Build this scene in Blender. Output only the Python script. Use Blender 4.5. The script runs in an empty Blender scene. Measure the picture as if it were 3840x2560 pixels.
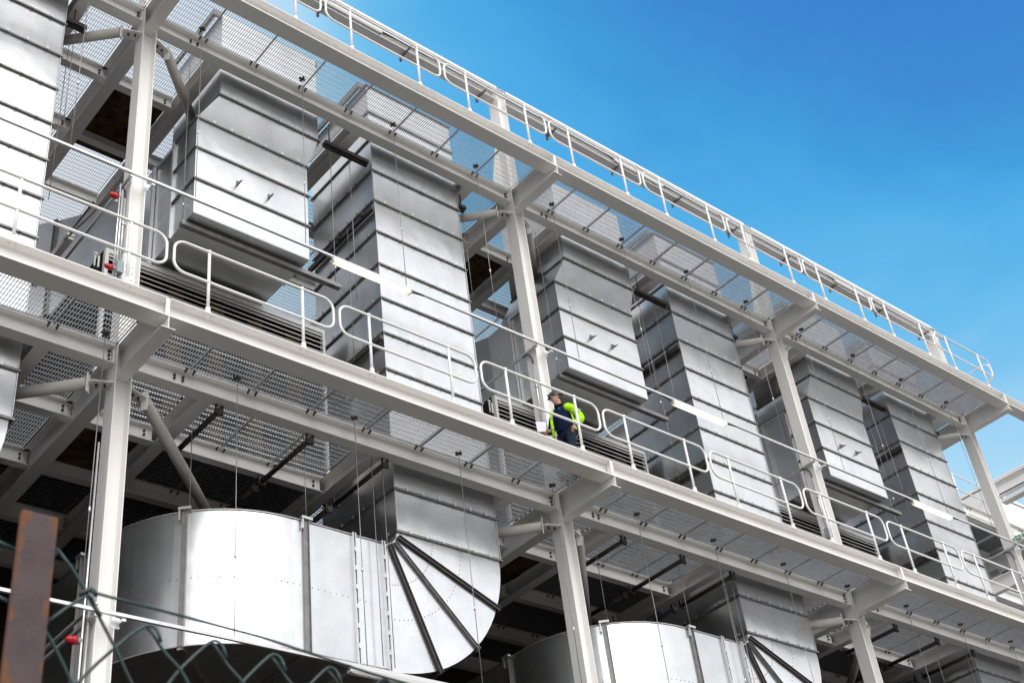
import bpy, bmesh, math, random
from mathutils import Vector, Matrix
R = math.radians
random.seed(7)
S = bpy.context.scene
C = S.collection

# ------------------------------------------------------------------ camera
yaw, pitch, roll = 0.7806133, 0.6388239, -0.1414954
CAM = Vector((-14.1523471, -12.3707561, -11.2315754))
_f = Vector((math.sin(yaw)*math.cos(pitch), math.cos(yaw)*math.cos(pitch), math.sin(pitch)))
_r = Vector((math.cos(yaw), -math.sin(yaw), 0))
_u = _r.cross(_f)
rr = _r*math.cos(roll) + _u*math.sin(roll)
uu = -_r*math.sin(roll) + _u*math.cos(roll)
cd = bpy.data.cameras.new('camera')
cam = bpy.data.objects.new('camera', cd)
C.objects.link(cam)
cam.matrix_world = Matrix(((rr.x, uu.x, -_f.x, CAM.x), (rr.y, uu.y, -_f.y, CAM.y), (rr.z, uu.z, -_f.z, CAM.z), (0, 0, 0, 1)))
cd.sensor_width = 36
cd.lens = 4952.66/3840*36
cd.clip_start = 0.05
cd.clip_end = 3000
cd.dof.use_dof = True
cd.dof.focus_distance = 26
cd.dof.aperture_fstop = 11
S.camera = cam

# ------------------------------------------------------------------ world, sun, exposure
EXPO = 0.2
HAZE0, HAZE1 = 1/0.15/2**EXPO, 1.15/0.15/2**EXPO
SUN_EL, SUN_AZ = 36, 197          # azimuth from +Y clockwise: in front of the facade, behind the camera
W = bpy.data.worlds.new('World')
S.world = W
W.use_nodes = True
nt = W.node_tree
nt.nodes.clear()
wo = nt.nodes.new('ShaderNodeOutputWorld')
bg = nt.nodes.new('ShaderNodeBackground')
sky = nt.nodes.new('ShaderNodeTexSky')
sky.sky_type = 'NISHITA'
sky.sun_disc = False
sky.sun_elevation = R(SUN_EL)
sky.sun_rotation = R(SUN_AZ)
sky.altitude = 50
sky.air_density = 1.0
sky.dust_density = 1.0
sky.ozone_density = 2.5
bg.inputs['Strength'].default_value = 0.15
L = nt.links.new
# the sky: a clear blue patch high on the right that thins out into bright haze and thin cloud all round
tc = nt.nodes.new('ShaderNodeTexCoord')
D0 = Vector((math.sin(R(76))*math.cos(R(56)), math.cos(R(76))*math.cos(R(56)), math.sin(R(56))))
dp = nt.nodes.new('ShaderNodeVectorMath'); dp.operation = 'DOT_PRODUCT'
dp.inputs[1].default_value = D0
L(tc.outputs['Generated'], dp.inputs[0])
ac = nt.nodes.new('ShaderNodeMath'); ac.operation = 'ARCCOSINE'
L(dp.outputs['Value'], ac.inputs[0])
nz = nt.nodes.new('ShaderNodeTexNoise')
mp = nt.nodes.new('ShaderNodeMapping'); mp.inputs['Scale'].default_value = (1.0, 1.6, 4.0)
mp.inputs['Rotation'].default_value = (0.25, 0.1, 0)
nz.inputs['Scale'].default_value = 2.2; nz.inputs['Detail'].default_value = 8
nz.inputs['Roughness'].default_value = 0.55; nz.inputs['Distortion'].default_value = 0.5
L(tc.outputs['Generated'], mp.inputs['Vector']); L(mp.outputs['Vector'], nz.inputs['Vector'])
wob = nt.nodes.new('ShaderNodeMath'); wob.operation = 'MULTIPLY_ADD'
wob.inputs[1].default_value = 0.16; wob.inputs[2].default_value = -0.08
L(nz.outputs['Fac'], wob.inputs[0])
ad = nt.nodes.new('ShaderNodeMath'); ad.operation = 'ADD'
L(ac.outputs[0], ad.inputs[0]); L(wob.outputs[0], ad.inputs[1])
dg = nt.nodes.new('ShaderNodeMath'); dg.operation = 'MULTIPLY'; dg.inputs[1].default_value = 1/R(90)
L(ad.outputs[0], dg.inputs[0])
cr = nt.nodes.new('ShaderNodeValToRGB')
def lin(c): return tuple(((v/255)/12.92 if v/255 < 0.04045 else ((v/255+0.055)/1.055)**2.4) for v in c)
stops = [(8, (54, 124, 208)), (13, (60, 138, 214)), (17, (64, 160, 226)), (20, (82, 178, 236)), (24, (110, 194, 242)), (30, (178, 224, 251)), (40, (225, 238, 252)), (60, (244, 249, 255)), (85, (255, 255, 255))]
HAZE_GAIN = 1.45  # boost for the unseen street-side sky that the ducts reflect
el = cr.color_ramp.elements
while len(el) < len(stops): el.new(0.5)
for e_, (d_, c_) in zip(el, stops):
    e_.position = d_/90; e_.color = (*lin(c_), 1)
sx = nt.nodes.new('ShaderNodeSeparateXYZ'); L(tc.outputs['Generated'], sx.inputs[0])
street_fill = nt.nodes.new('ShaderNodeMapRange'); street_fill.interpolation_type = 'SMOOTHSTEP'   # white glow added to the unseen street-side sky, for the ducts to reflect
street_fill.inputs['From Min'].default_value = 0.12; street_fill.inputs['From Max'].default_value = -0.30
street_fill.inputs['To Min'].default_value = 0.0; street_fill.inputs['To Max'].default_value = 0.5
L(sx.outputs['Y'], street_fill.inputs['Value'])
dg2 = nt.nodes.new('ShaderNodeMath'); dg2.operation = 'ADD'
L(dg.outputs[0], dg2.inputs[0]); L(street_fill.outputs['Result'], dg2.inputs[1])
bank2 = nt.nodes.new('ShaderNodeMapRange'); bank2.interpolation_type = 'SMOOTHSTEP'   # and thicker haze towards the left
bank2.inputs['From Min'].default_value = 0.43; bank2.inputs['From Max'].default_value = 0.20
bank2.inputs['To Min'].default_value = 0.0; bank2.inputs['To Max'].default_value = 0.18
L(sx.outputs['X'], bank2.inputs['Value'])
dg3 = nt.nodes.new('ShaderNodeMath'); dg3.operation = 'ADD'
L(dg2.outputs[0], dg3.inputs[0]); L(bank2.outputs['Result'], dg3.inputs[1])
dg = dg3
L(dg.outputs[0], cr.inputs['Fac'])
# brightness of the haze grows towards the sun side
sdn = nt.nodes.new('ShaderNodeVectorMath'); sdn.operation = 'DOT_PRODUCT'
sdn.inputs[1].default_value = Vector((math.sin(R(SUN_AZ))*math.cos(R(SUN_EL)), math.cos(R(SUN_AZ))*math.cos(R(SUN_EL)), math.sin(R(SUN_EL))))
L(tc.outputs['Generated'], sdn.inputs[0])
br = nt.nodes.new('ShaderNodeMapRange')
br.interpolation_type = 'SMOOTHSTEP'
br.inputs['From Min'].default_value = 0.35; br.inputs['From Max'].default_value = 1.0
br.inputs['To Min'].default_value = HAZE0; br.inputs['To Max'].default_value = HAZE1
L(sdn.outputs['Value'], br.inputs['Value'])
vm = nt.nodes.new('ShaderNodeVectorMath'); vm.operation = 'SCALE'
L(cr.outputs['Color'], vm.inputs[0]); L(br.outputs['Result'], vm.inputs['Scale'])
mx = nt.nodes.new('ShaderNodeMixRGB'); mx.inputs['Fac'].default_value = 0.07
gn = nt.nodes.new('ShaderNodeMapRange')
gn.inputs['From Min'].default_value = 0.0; gn.inputs['From Max'].default_value = 0.5
gn.inputs['To Min'].default_value = 1.0; gn.inputs['To Max'].default_value = HAZE_GAIN
L(street_fill.outputs['Result'], gn.inputs['Value'])
vg = nt.nodes.new('ShaderNodeVectorMath'); vg.operation = 'SCALE'
L(vm.outputs['Vector'], vg.inputs[0]); L(gn.outputs['Result'], vg.inputs['Scale'])
L(vg.outputs['Vector'], mx.inputs['Color1']); L(sky.outputs['Color'], mx.inputs['Color2'])
L(mx.outputs['Color'], bg.inputs['Color'])
L(bg.outputs['Background'], wo.inputs['Surface'])

sd = bpy.data.lights.new('sun', 'SUN')
sd.energy = 1.45
sd.angle = R(50)
sd.color = (1.0, 0.975, 0.94)
so = bpy.data.objects.new('sun', sd)
C.objects.link(so)
sv = Vector((math.sin(R(SUN_AZ))*math.cos(R(SUN_EL)), math.cos(R(SUN_AZ))*math.cos(R(SUN_EL)), math.sin(R(SUN_EL))))
so.rotation_euler = sv.to_track_quat('Z', 'Y').to_euler()
so.location = (-20, -30, 30)
S.view_settings.view_transform = 'Standard'
S.view_settings.look = 'None'
S.view_settings.gamma = 1
S.view_settings.use_curve_mapping = False
S.view_settings.exposure = EXPO
S.render.engine = 'CYCLES'
S.cycles.max_bounces = 8
S.cycles.diffuse_bounces = 4
S.cycles.glossy_bounces = 4
S.cycles.caustics_reflective = False
S.cycles.caustics_refractive = False

# ------------------------------------------------------------------ materials
def shifted(n, out):
    """object coordinates shifted by a random amount per object, so that no two alike pieces carry the same marks"""
    oi = n.nodes.new('ShaderNodeObjectInfo')
    k = n.nodes.new('ShaderNodeVectorMath'); k.operation = 'SCALE'; k.inputs[0].default_value = (37.0, 53.0, 71.0)
    n.links.new(oi.outputs['Random'], k.inputs['Scale'])
    a = n.nodes.new('ShaderNodeVectorMath'); a.operation = 'ADD'
    n.links.new(out, a.inputs[0]); n.links.new(k.outputs[0], a.inputs[1])
    return a.outputs[0], oi.outputs['Random']
def mat(name, col, rough=0.5, metal=0.0, var=0.06, vscale=3.0, bump=0.0, bscale=40.0, col2=None, rvar=0.1, stretch=(1, 1, 1), emit=None, estr=0, coat=0, hi=0.65, lo=0.35):
    m = bpy.data.materials.new(name)
    m.use_nodes = True
    n = m.node_tree
    b = n.nodes['Principled BSDF']
    b.inputs['Roughness'].default_value = rough
    b.inputs['Metallic'].default_value = metal
    t = n.nodes.new('ShaderNodeTexCoord')
    mpn = n.nodes.new('ShaderNodeMapping')
    mpn.inputs['Scale'].default_value = stretch
    n.links.new(shifted(n, t.outputs['Object'])[0], mpn.inputs['Vector'])
    a = n.nodes.new('ShaderNodeTexNoise')
    a.inputs['Scale'].default_value = vscale
    a.inputs['Detail'].default_value = 6
    a.inputs['Roughness'].default_value = 0.6
    n.links.new(mpn.outputs['Vector'], a.inputs['Vector'])
    r = n.nodes.new('ShaderNodeValToRGB')
    c2 = col2 if col2 else tuple(c*(1-var) for c in col)
    c1 = col if col2 else tuple(min(1, c*(1+var)) for c in col)
    r.color_ramp.elements[0].position = lo
    r.color_ramp.elements[1].position = hi
    r.color_ramp.elements[0].color = (*c2, 1)
    r.color_ramp.elements[1].color = (*c1, 1)
    n.links.new(a.outputs['Fac'], r.inputs['Fac'])
    n.links.new(r.outputs['Color'], b.inputs['Base Color'])
    mr = n.nodes.new('ShaderNodeMapRange')
    mr.inputs['To Min'].default_value = max(0.02, rough-rvar)
    mr.inputs['To Max'].default_value = min(1, rough+rvar)
    n.links.new(a.outputs['Fac'], mr.inputs['Value'])
    n.links.new(mr.outputs['Result'], b.inputs['Roughness'])
    if bump:
        a2 = n.nodes.new('ShaderNodeTexNoise')
        a2.inputs['Scale'].default_value = bscale
        a2.inputs['Detail'].default_value = 3
        n.links.new(mpn.outputs['Vector'], a2.inputs['Vector'])
        bp = n.nodes.new('ShaderNodeBump')
        bp.inputs['Strength'].default_value = 1
        bp.inputs['Distance'].default_value = bump
        n.links.new(a2.outputs['Fac'], bp.inputs['Height'])
        n.links.new(bp.outputs['Normal'], b.inputs['Normal'])
    if emit:
        b.inputs['Emission Color'].default_value = (*emit, 1)
        b.inputs['Emission Strength'].default_value = estr
    if coat:
        b.inputs['Coat Weight'].default_value = coat
    return m

def galv_material():
    m = bpy.data.materials.new('galvanised sheet')
    m.use_nodes = True
    n = m.node_tree
    b = n.nodes['Principled BSDF']
    b.inputs['Metallic'].default_value = 0.92
    t = n.nodes.new('ShaderNodeTexCoord')
    OC, RND = shifted(n, t.outputs['Object'])
    vo = n.nodes.new('ShaderNodeTexVoronoi')
    vo.inputs['Scale'].default_value = 55
    n.links.new(OC, vo.inputs['Vector'])
    a = n.nodes.new('ShaderNodeTexNoise')
    a.inputs['Scale'].default_value = 1.6
    a.inputs['Detail'].default_value = 8
    a.inputs['Roughness'].default_value = 0.65
    n.links.new(OC, a.inputs['Vector'])
    sm = n.nodes.new('ShaderNodeTexNoise')       # vertical smears and handling marks
    mpn = n.nodes.new('ShaderNodeMapping')
    mpn.inputs['Scale'].default_value = (4, 4, 1.2)
    sm.inputs['Scale'].default_value = 1.5
    sm.inputs['Detail'].default_value = 8
    n.links.new(OC, mpn.inputs['Vector'])
    n.links.new(mpn.outputs['Vector'], sm.inputs['Vector'])
    r = n.nodes.new('ShaderNodeValToRGB')
    r.color_ramp.elements[0].position = 0.3
    r.color_ramp.elements[0].color = (0.62, 0.635, 0.65, 1)
    r.color_ramp.elements[1].position = 0.7
    r.color_ramp.elements[1].color = (0.76, 0.775, 0.79, 1)
    n.links.new(a.outputs['Fac'], r.inputs['Fac'])
    m1 = n.nodes.new('ShaderNodeMixRGB')
    m1.blend_type = 'MULTIPLY'
    m1.inputs['Fac'].default_value = 0.10
    n.links.new(r.outputs['Color'], m1.inputs['Color1'])
    n.links.new(vo.outputs['Color'], m1.inputs['Color2'])
    m2 = n.nodes.new('ShaderNodeMixRGB')
    m2.blend_type = 'MULTIPLY'
    m2.inputs['Fac'].default_value = 0.07
    n.links.new(m1.outputs['Color'], m2.inputs['Color1'])
    n.links.new(sm.outputs['Color'], m2.inputs['Color2'])
    hv = n.nodes.new('ShaderNodeHueSaturation')
    mr = n.nodes.new('ShaderNodeMapRange')
    mr.inputs['To Min'].default_value = 0.90; mr.inputs['To Max'].default_value = 1.06
    n.links.new(RND, mr.inputs['Value']); n.links.new(mr.outputs['Result'], hv.inputs['Value'])
    n.links.new(m2.outputs['Color'], hv.inputs['Color'])
    # a few brownish drip and sealant marks
    st = n.nodes.new('ShaderNodeTexNoise'); st.inputs['Scale'].default_value = 1.1; st.inputs['Detail'].default_value = 9; st.inputs['Roughness'].default_value = 0.7
    m3 = n.nodes.new('ShaderNodeMapping'); m3.inputs['Scale'].default_value = (2.2, 2.2, 0.8)
    n.links.new(OC, m3.inputs['Vector']); n.links.new(m3.outputs['Vector'], st.inputs['Vector'])
    sr = n.nodes.new('ShaderNodeValToRGB')
    sr.color_ramp.elements[0].position = 0.66; sr.color_ramp.elements[0].color = (0, 0, 0, 1)
    sr.color_ramp.elements[1].position = 0.80; sr.color_ramp.elements[1].color = (0.5, 0.5, 0.5, 1)
    n.links.new(st.outputs['Fac'], sr.inputs['Fac'])
    m4 = n.nodes.new('ShaderNodeMixRGB'); m4.inputs['Color2'].default_value = (0.36, 0.31, 0.26, 1)
    n.links.new(sr.outputs['Color'], m4.inputs['Fac']); n.links.new(hv.outputs['Color'], m4.inputs['Color1'])
    n.links.new(m4.outputs['Color'], b.inputs['Base Color'])
    ad = n.nodes.new('ShaderNodeMath')
    ad.operation = 'MULTIPLY_ADD'
    ad.inputs[1].default_value = 0.08
    ad.inputs[2].default_value = 0.25
    n.links.new(sm.outputs['Fac'], ad.inputs[0])
    n.links.new(ad.outputs['Value'], b.inputs['Roughness'])
    w = n.nodes.new('ShaderNodeTexNoise')        # the sheet is not perfectly flat
    w.inputs['Scale'].default_value = 1.3
    w.inputs['Detail'].default_value = 2
    n.links.new(OC, w.inputs['Vector'])
    bp = n.nodes.new('ShaderNodeBump')
    bp.inputs['Distance'].default_value = 0.016
    bp.inputs['Strength'].default_value = 1
    n.links.new(w.outputs['Fac'], bp.inputs['Height'])
    n.links.new(bp.outputs['Normal'], b.inputs['Normal'])
    return m

M = {}
M['galv'] = galv_material()
M['white'] = mat('white painted steel', (0.835, 0.82, 0.798), 0.5, 0, 0.03, 0.9, 0.0008, 60, rvar=0.1, col2=(0.785, 0.768, 0.745), hi=0.55, lo=0.3)
M['rail'] = mat('white rail paint', (0.82, 0.82, 0.81), 0.35, 0, 0.02, 4)
M['flange'] = mat('dull zinc angle', (0.24, 0.235, 0.23), 0.5, 0.75, 0.15, 8)
M['cleat'] = mat('bright zinc cleat', (0.75, 0.76, 0.78), 0.35, 0.6, 0.05, 20)
M['grate'] = mat('galvanised grating', (0.38, 0.395, 0.42), 0.5, 0.2, 0.12, 9)
M['pipe'] = mat('dark steel tube', (0.06, 0.048, 0.048), 0.45, 0.3, 0.2, 9)
M['brace'] = mat('primed brace tube', (0.60, 0.575, 0.54), 0.6, 0, 0.06, 7, 0.001, 80)
M['bolt'] = mat('brown bolt steel', (0.075, 0.052, 0.040), 0.5, 0.4, 0.25, 30)
M['rod'] = mat('zinc threaded rod', (0.30, 0.30, 0.31), 0.45, 0.6, 0.08, 20)
M['strut'] = mat('zinc channel', (0.62, 0.62, 0.63), 0.4, 0.65, 0.06, 9)
M['brown'] = mat('rockwool board', (0.13, 0.085, 0.03), 0.95, 0, 0.35, 4, 0.01, 40, col2=(0.03, 0.018, 0.012))
M['dark'] = mat('dark interior', (0.022, 0.017, 0.015), 0.9, 0, 0.3, 2)  # near-black puts the shade of the unlit interior into the colour
M['slat'] = mat('louvre aluminium', (0.66, 0.66, 0.65), 0.4, 0.2, 0.03, 6)
M['red'] = mat('red plastic', (0.42, 0.006, 0.012), 0.3, 0, 0.1, 20)
M['grey'] = mat('grey plastic', (0.28, 0.31, 0.33), 0.5, 0, 0.05, 20)
M['black'] = mat('black cable', (0.015, 0.015, 0.016), 0.5, 0, 0.1, 20)
M['lens_off'] = mat('clear lens unlit', (0.62, 0.62, 0.60), 0.2, 0, 0.05, 20)
M['lens_on'] = mat('lit diffuser', (0.9, 0.85, 0.7), 0.3, 0, 0.02, 10, emit=(1.0, 0.80, 0.46), estr=0.75)
M['tube_on'] = mat('lit tube', (1, 1, 1), 0.3, 0, 0.01, 10, emit=(1.0, 0.95, 0.82), estr=1.8)
M['rust'] = mat('weathered brown paint', (0.075, 0.050, 0.052), 0.8, 0, 0.2, 22, 0.0012, 160)
M['green'] = mat('green coated wire', (0.005, 0.030, 0.026), 0.4, 0, 0.2, 60, 0.0002, 400, coat=0.3)
M['ground'] = mat('concrete yard', (0.19, 0.175, 0.16), 0.9, 0, 0.15, 0.4, 0.01, 8)
M['clad'] = mat('white cladding', (0.80, 0.80, 0.79), 0.45, 0, 0.02, 2)
M['sign_white'] = mat('sign face white', (0.8, 0.82, 0.8), 0.4, 0, 0.01, 20)
M['sign_green'] = mat('sign green', (0.0, 0.30, 0.10), 0.4, 0, 0.02, 20)
M['blue'] = mat('blue plastic', (0.02, 0.08, 0.35), 0.4)
M['skin'] = mat('skin', (0.50, 0.27, 0.19), 0.55, 0, 0.1, 25)
M['hair'] = mat('dark brown hair', (0.035, 0.02, 0.012), 0.7, 0, 0.2, 60)
M['navy'] = mat('navy fleece', (0.005, 0.010, 0.034), 0.95, 0, 0.3, 20, 0.01, 14)
M['trouser'] = mat('navy trousers', (0.020, 0.028, 0.048), 0.85, 0, 0.3, 14, 0.012, 12)
M['hivis'] = mat('fluorescent yellow cloth', (0.42, 0.82, 0.015), 0.6, 0, 0.12, 8, 0.03, 9)
M['tape'] = mat('silver reflective tape', (0.50, 0.52, 0.50), 0.35, 0.2, 0.05, 20)
M['helmet'] = mat('dark grey helmet shell', (0.035, 0.033, 0.045), 0.3, 0, 0.1, 10, coat=0.4)
M['paper'] = mat('white paper', (0.82, 0.83, 0.88), 0.7, 0, 0.02, 10)
M['glove'] = mat('tan work glove', (0.36, 0.20, 0.06), 0.85, 0, 0.2, 30)
M['glass'] = mat('safety lens', (0.55, 0.5, 0.48), 0.1, 0, 0.02, 10)
M['boot'] = mat('black boot', (0.012, 0.011, 0.01), 0.5)
for k_ in ('navy', 'trouser', 'hivis', 'dark', 'brown'):
    M[k_].node_tree.nodes['Principled BSDF'].inputs['Specular IOR Level'].default_value = 0.12
# rust blooms on the fence post: an own mask of stains at its edges
def rusty():
    m = M['rust']
    n = m.node_tree
    b = n.nodes['Principled BSDF']
    src = b.inputs['Base Color'].links[0].from_socket
    t = n.nodes.new('ShaderNodeTexCoord')
    a = n.nodes.new('ShaderNodeTexNoise')
    a.inputs['Scale'].default_value = 34
    a.inputs['Detail'].default_value = 7
    n.links.new(t.outputs['Object'], a.inputs['Vector'])
    sep = n.nodes.new('ShaderNodeSeparateXYZ')
    n.links.new(t.outputs['Object'], sep.inputs[0])
    ab = n.nodes.new('ShaderNodeMath'); ab.operation = 'ABSOLUTE'
    n.links.new(sep.outputs['X'], ab.inputs[0])
    mu = n.nodes.new('ShaderNodeMath'); mu.operation = 'MULTIPLY_ADD'
    mu.inputs[1].default_value = 22; mu.inputs[2].default_value = -0.40
    n.links.new(ab.outputs[0], mu.inputs[0])
    zt = n.nodes.new('ShaderNodeMapRange')
    zt.inputs['From Min'].default_value = -0.03; zt.inputs['From Max'].default_value = 0.0
    zt.inputs['To Min'].default_value = 0; zt.inputs['To Max'].default_value = 0.22
    n.links.new(sep.outputs['Z'], zt.inputs['Value'])
    s1 = n.nodes.new('ShaderNodeMath'); s1.operation = 'ADD'
    n.links.new(mu.outputs[0], s1.inputs[0]); n.links.new(a.outputs['Fac'], s1.inputs[1])
    s2 = n.nodes.new('ShaderNodeMath'); s2.operation = 'ADD'
    n.links.new(s1.outputs[0], s2.inputs[0]); n.links.new(zt.outputs[0], s2.inputs[1])
    r = n.nodes.new('ShaderNodeValToRGB')
    r.color_ramp.elements[0].position = 0.56; r.color_ramp.elements[1].position = 0.70
    n.links.new(s2.outputs[0], r.inputs['Fac'])
    mm = n.nodes.new('ShaderNodeMixRGB')
    mm.inputs['Color2'].default_value = (0.14, 0.055, 0.022, 1)
    n.links.new(r.outputs['Color'], mm.inputs['Fac'])
    n.links.new(src, mm.inputs['Color1'])
    n.links.new(mm.outputs['Color'], b.inputs['Base Color'])
rusty()

# ------------------------------------------------------------------ mesh helpers
class MB:
    def __init__(s):
        s.v = []; s.f = []; s.sm = []
    def add(s, vs, fs, smooth=False):
        o = len(s.v)
        s.v += [tuple(v) for v in vs]
        s.f += [tuple(i+o for i in f) for f in fs]
        s.sm += [smooth]*len(fs)
        return s
    def box(s, x0, x1, y0, y1, z0, z1):
        vs = [(x, y, z) for x in (x0, x1) for y in (y0, y1) for z in (z0, z1)]
        return s.add(vs, [(0, 1, 3, 2), (4, 6, 7, 5), (0, 4, 5, 1), (2, 3, 7, 6), (0, 2, 6, 4), (1, 5, 7, 3)])
    def obox(s, c, ax, ay, az, hx, hy, hz):
        c = Vector(c)
        vs = [c + ax*(i*hx) + ay*(j*hy) + az*(k*hz) for i in (-1, 1) for j in (-1, 1) for k in (-1, 1)]
        return s.add(vs, [(0, 1, 3, 2), (4, 6, 7, 5), (0, 4, 5, 1), (2, 3, 7, 6), (0, 2, 6, 4), (1, 5, 7, 3)])
    def bar(s, a, b, w, h, up=(0, 0, 1)):
        a = Vector(a); b = Vector(b); d = (b-a); l = d.length; d.normalize()
        sd = d.cross(Vector(up)); sd.normalize(); u2 = sd.cross(d)
        return s.obox((a+b)/2, d, sd, u2, l/2, w/2, h/2)
    def extr(s, prof, axis, a0, a1):
        """closed 2D profile (p,q) extruded along axis 0,1,2"""
        n = len(prof)
        def pt(p, q, a):
            return (a, p, q) if axis == 0 else ((p, a, q) if axis == 1 else (p, q, a))
        vs = [pt(p, q, a0) for p, q in prof] + [pt(p, q, a1) for p, q in prof]
        fs = [(i, (i+1) % n, n+(i+1) % n, n+i) for i in range(n)]
        fs += [tuple(range(n))[::-1], tuple(range(n, 2*n))]
        return s.add(vs, fs)
    def tube(s, pts, r, n=8, closed=False, caps=True):
        pts = [Vector(p) for p in pts]
        N = len(pts); rings = []
        up = None
        for i, p in enumerate(pts):
            if closed:
                d = pts[(i+1) % N] - pts[i-1]
            else:
                d = pts[min(i+1, N-1)] - pts[max(i-1, 0)]
            d.normalize()
            if up is None:
                up = Vector((0, 0, 1)) if abs(d.z) < 0.9 else Vector((1, 0, 0))
            a = d.cross(up); a.normalize(); b2 = a.cross(d); up = b2
            rad = r[i] if isinstance(r, (list, tuple)) else r
            rings.append([p + a*math.cos(2*math.pi*k/n)*rad + b2*math.sin(2*math.pi*k/n)*rad for k in range(n)])
        vs = [v for g in rings for v in g]
        fs = []
        for i in range(N if closed else N-1):
            j = (i+1) % N
            for k in range(n):
                fs.append((i*n+k, i*n+(k+1) % n, j*n+(k+1) % n, j*n+k))
        s.add(vs, fs, True)
        if caps and not closed:
            o = len(s.v) - len(vs)
            s.f += [tuple(o+k for k in range(n))[::-1], tuple(o+(N-1)*n+k for k in range(n))]
            s.sm += [False, False]
        return s
    def ball(s, c, r, n=10, m=6):
        vs = []; c = Vector(c)
        rad = r if isinstance(r, (tuple, list)) else (r, r, r)
        for i in range(m+1):
            th = math.pi*i/m
            for k in range(n):
                ph = 2*math.pi*k/n
                vs.append(c + Vector((rad[0]*math.sin(th)*math.cos(ph), rad[1]*math.sin(th)*math.sin(ph), rad[2]*math.cos(th))))
        fs = [(i*n+k, i*n+(k+1) % n, (i+1)*n+(k+1) % n, (i+1)*n+k) for i in range(m) for k in range(n)]
        return s.add(vs, fs, True)
    def quad(s, *p):
        return s.add(p, [tuple(range(len(p)))])
    def mesh(s, name, m):
        me = bpy.data.meshes.new(name)
        me.from_pydata(s.v, [], s.f)
        me.polygons.foreach_set('use_smooth', s.sm)
        if m: me.materials.append(M[m] if isinstance(m, str) else m)
        me.update()
        bm = bmesh.new(); bm.from_mesh(me)
        bmesh.ops.recalc_face_normals(bm, faces=bm.faces)
        bm.to_mesh(me); bm.free()
        return me

def link(name, me, parent=None, loc=(0, 0, 0), rz=0, label=None, cat=None, group=None, kind=None):
    o = bpy.data.objects.new(name, me)
    C.objects.link(o)
    if parent: o.parent = parent
    o.location = loc
    if rz: o.rotation_euler = (0, 0, rz)
    if label: o['label'] = label
    if cat: o['category'] = cat
    if group: o['group'] = group
    if kind: o['kind'] = kind
    return o
def empty(name, loc, label, cat, group=None, rz=0):
    return link(name, None, None, loc, rz, label, cat, group)
def bevel(o, w=0.004, seg=2):
    b = o.modifiers.new('bevel', 'BEVEL'); b.width = w; b.segments = seg; b.limit_method = 'ANGLE'
    return o

def ibeam(b, d, tw, tf, r=0.018, top=0.0, seg=3):
    """I profile, p across, q vertical with its top at `top`"""
    h = b/2; w = tw/2; q1 = top; q0 = top-d
    P = [(-h, q0), (h, q0), (h, q0+tf)]
    for k in range(seg+1):
        a = math.pi/2*k/seg
        P.append((w+r-r*math.sin(a), q0+tf+r-r*math.cos(a)))
    for k in range(seg+1):
        a = math.pi/2*k/seg
        P.append((w+r-r*math.cos(a), q1-tf-r+r*math.sin(a)))
    P += [(h, q1-tf), (h, q1), (-h, q1), (-h, q1-tf)]
    for k in range(seg+1):
        a = math.pi/2*k/seg
        P.append((-w-r+r*math.sin(a), q1-tf-r+r*math.cos(a)))
    for k in range(seg+1):
        a = math.pi/2*k/seg
        P.append((-w-r+r*math.cos(a), q0+tf+r-r*math.sin(a)))
    P.append((-h, q0+tf))
    return P
def cbeam(x0, x1, d, y=0, z=0):
    return [(y+p, z+q) for p, q in ibeam(x0, x1, 0.01, 0.015)]

H = 7.055
GZ = CAM.z - 1.6
COLN = {-1: 'leftmost column', 0: 'second column from left', 1: 'third column from left', 2: 'rightmost column'}
BAY = {-2: 'left of the leftmost column', -1: 'between leftmost and second columns', 0: 'between second and third columns', 1: 'between third and rightmost columns', 2: 'right of the rightmost column'}
LEV = {0: 'middle walkway', 1: 'upper walkway'}
ORD = ['first', 'second', 'third', 'fourth', 'fifth', 'sixth', 'seventh', 'eighth']

# ------------------------------------------------------------------ ground and the plant house behind, with dark slabs added to keep it black
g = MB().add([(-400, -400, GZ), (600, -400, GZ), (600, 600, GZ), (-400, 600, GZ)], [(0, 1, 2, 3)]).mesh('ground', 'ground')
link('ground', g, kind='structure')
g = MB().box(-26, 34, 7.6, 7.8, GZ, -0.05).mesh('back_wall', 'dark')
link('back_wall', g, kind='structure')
g = MB().box(-26, 34, 1.7, 7.58, -H-0.25, -H-0.02).mesh('floor', 'dark')  # solid dark slab added so the duct undersides reflect black
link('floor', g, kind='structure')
g = MB().box(-26, 15.9, 4.45, 7.58, 0.05, 0.12).mesh('floor', 'dark')  # dark slab added over the rear gratings to keep light off them
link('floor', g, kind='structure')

# ------------------------------------------------------------------ bolts (shared mesh), facing -X or -Y
def hexmesh(axis, r=0.02, l=0.024):
    b = MB()
    pts = [(r*math.cos(math.pi/3*k), r*math.sin(math.pi/3*k)) for k in range(6)]
    s = -1
    b.extr(pts, axis, s*l, 0)
    sm = [(0.5*p, 0.5*q) for p, q in pts]
    b.extr(sm, axis, s*(l+0.014), s*l)
    return b.mesh('bolt', 'bolt')
BOLTX, BOLTY = hexmesh(0), hexmesh(1)
WB = MB().ball((0, 0, 0), 0.017, 6, 4).mesh('bolt', 'white')

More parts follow.
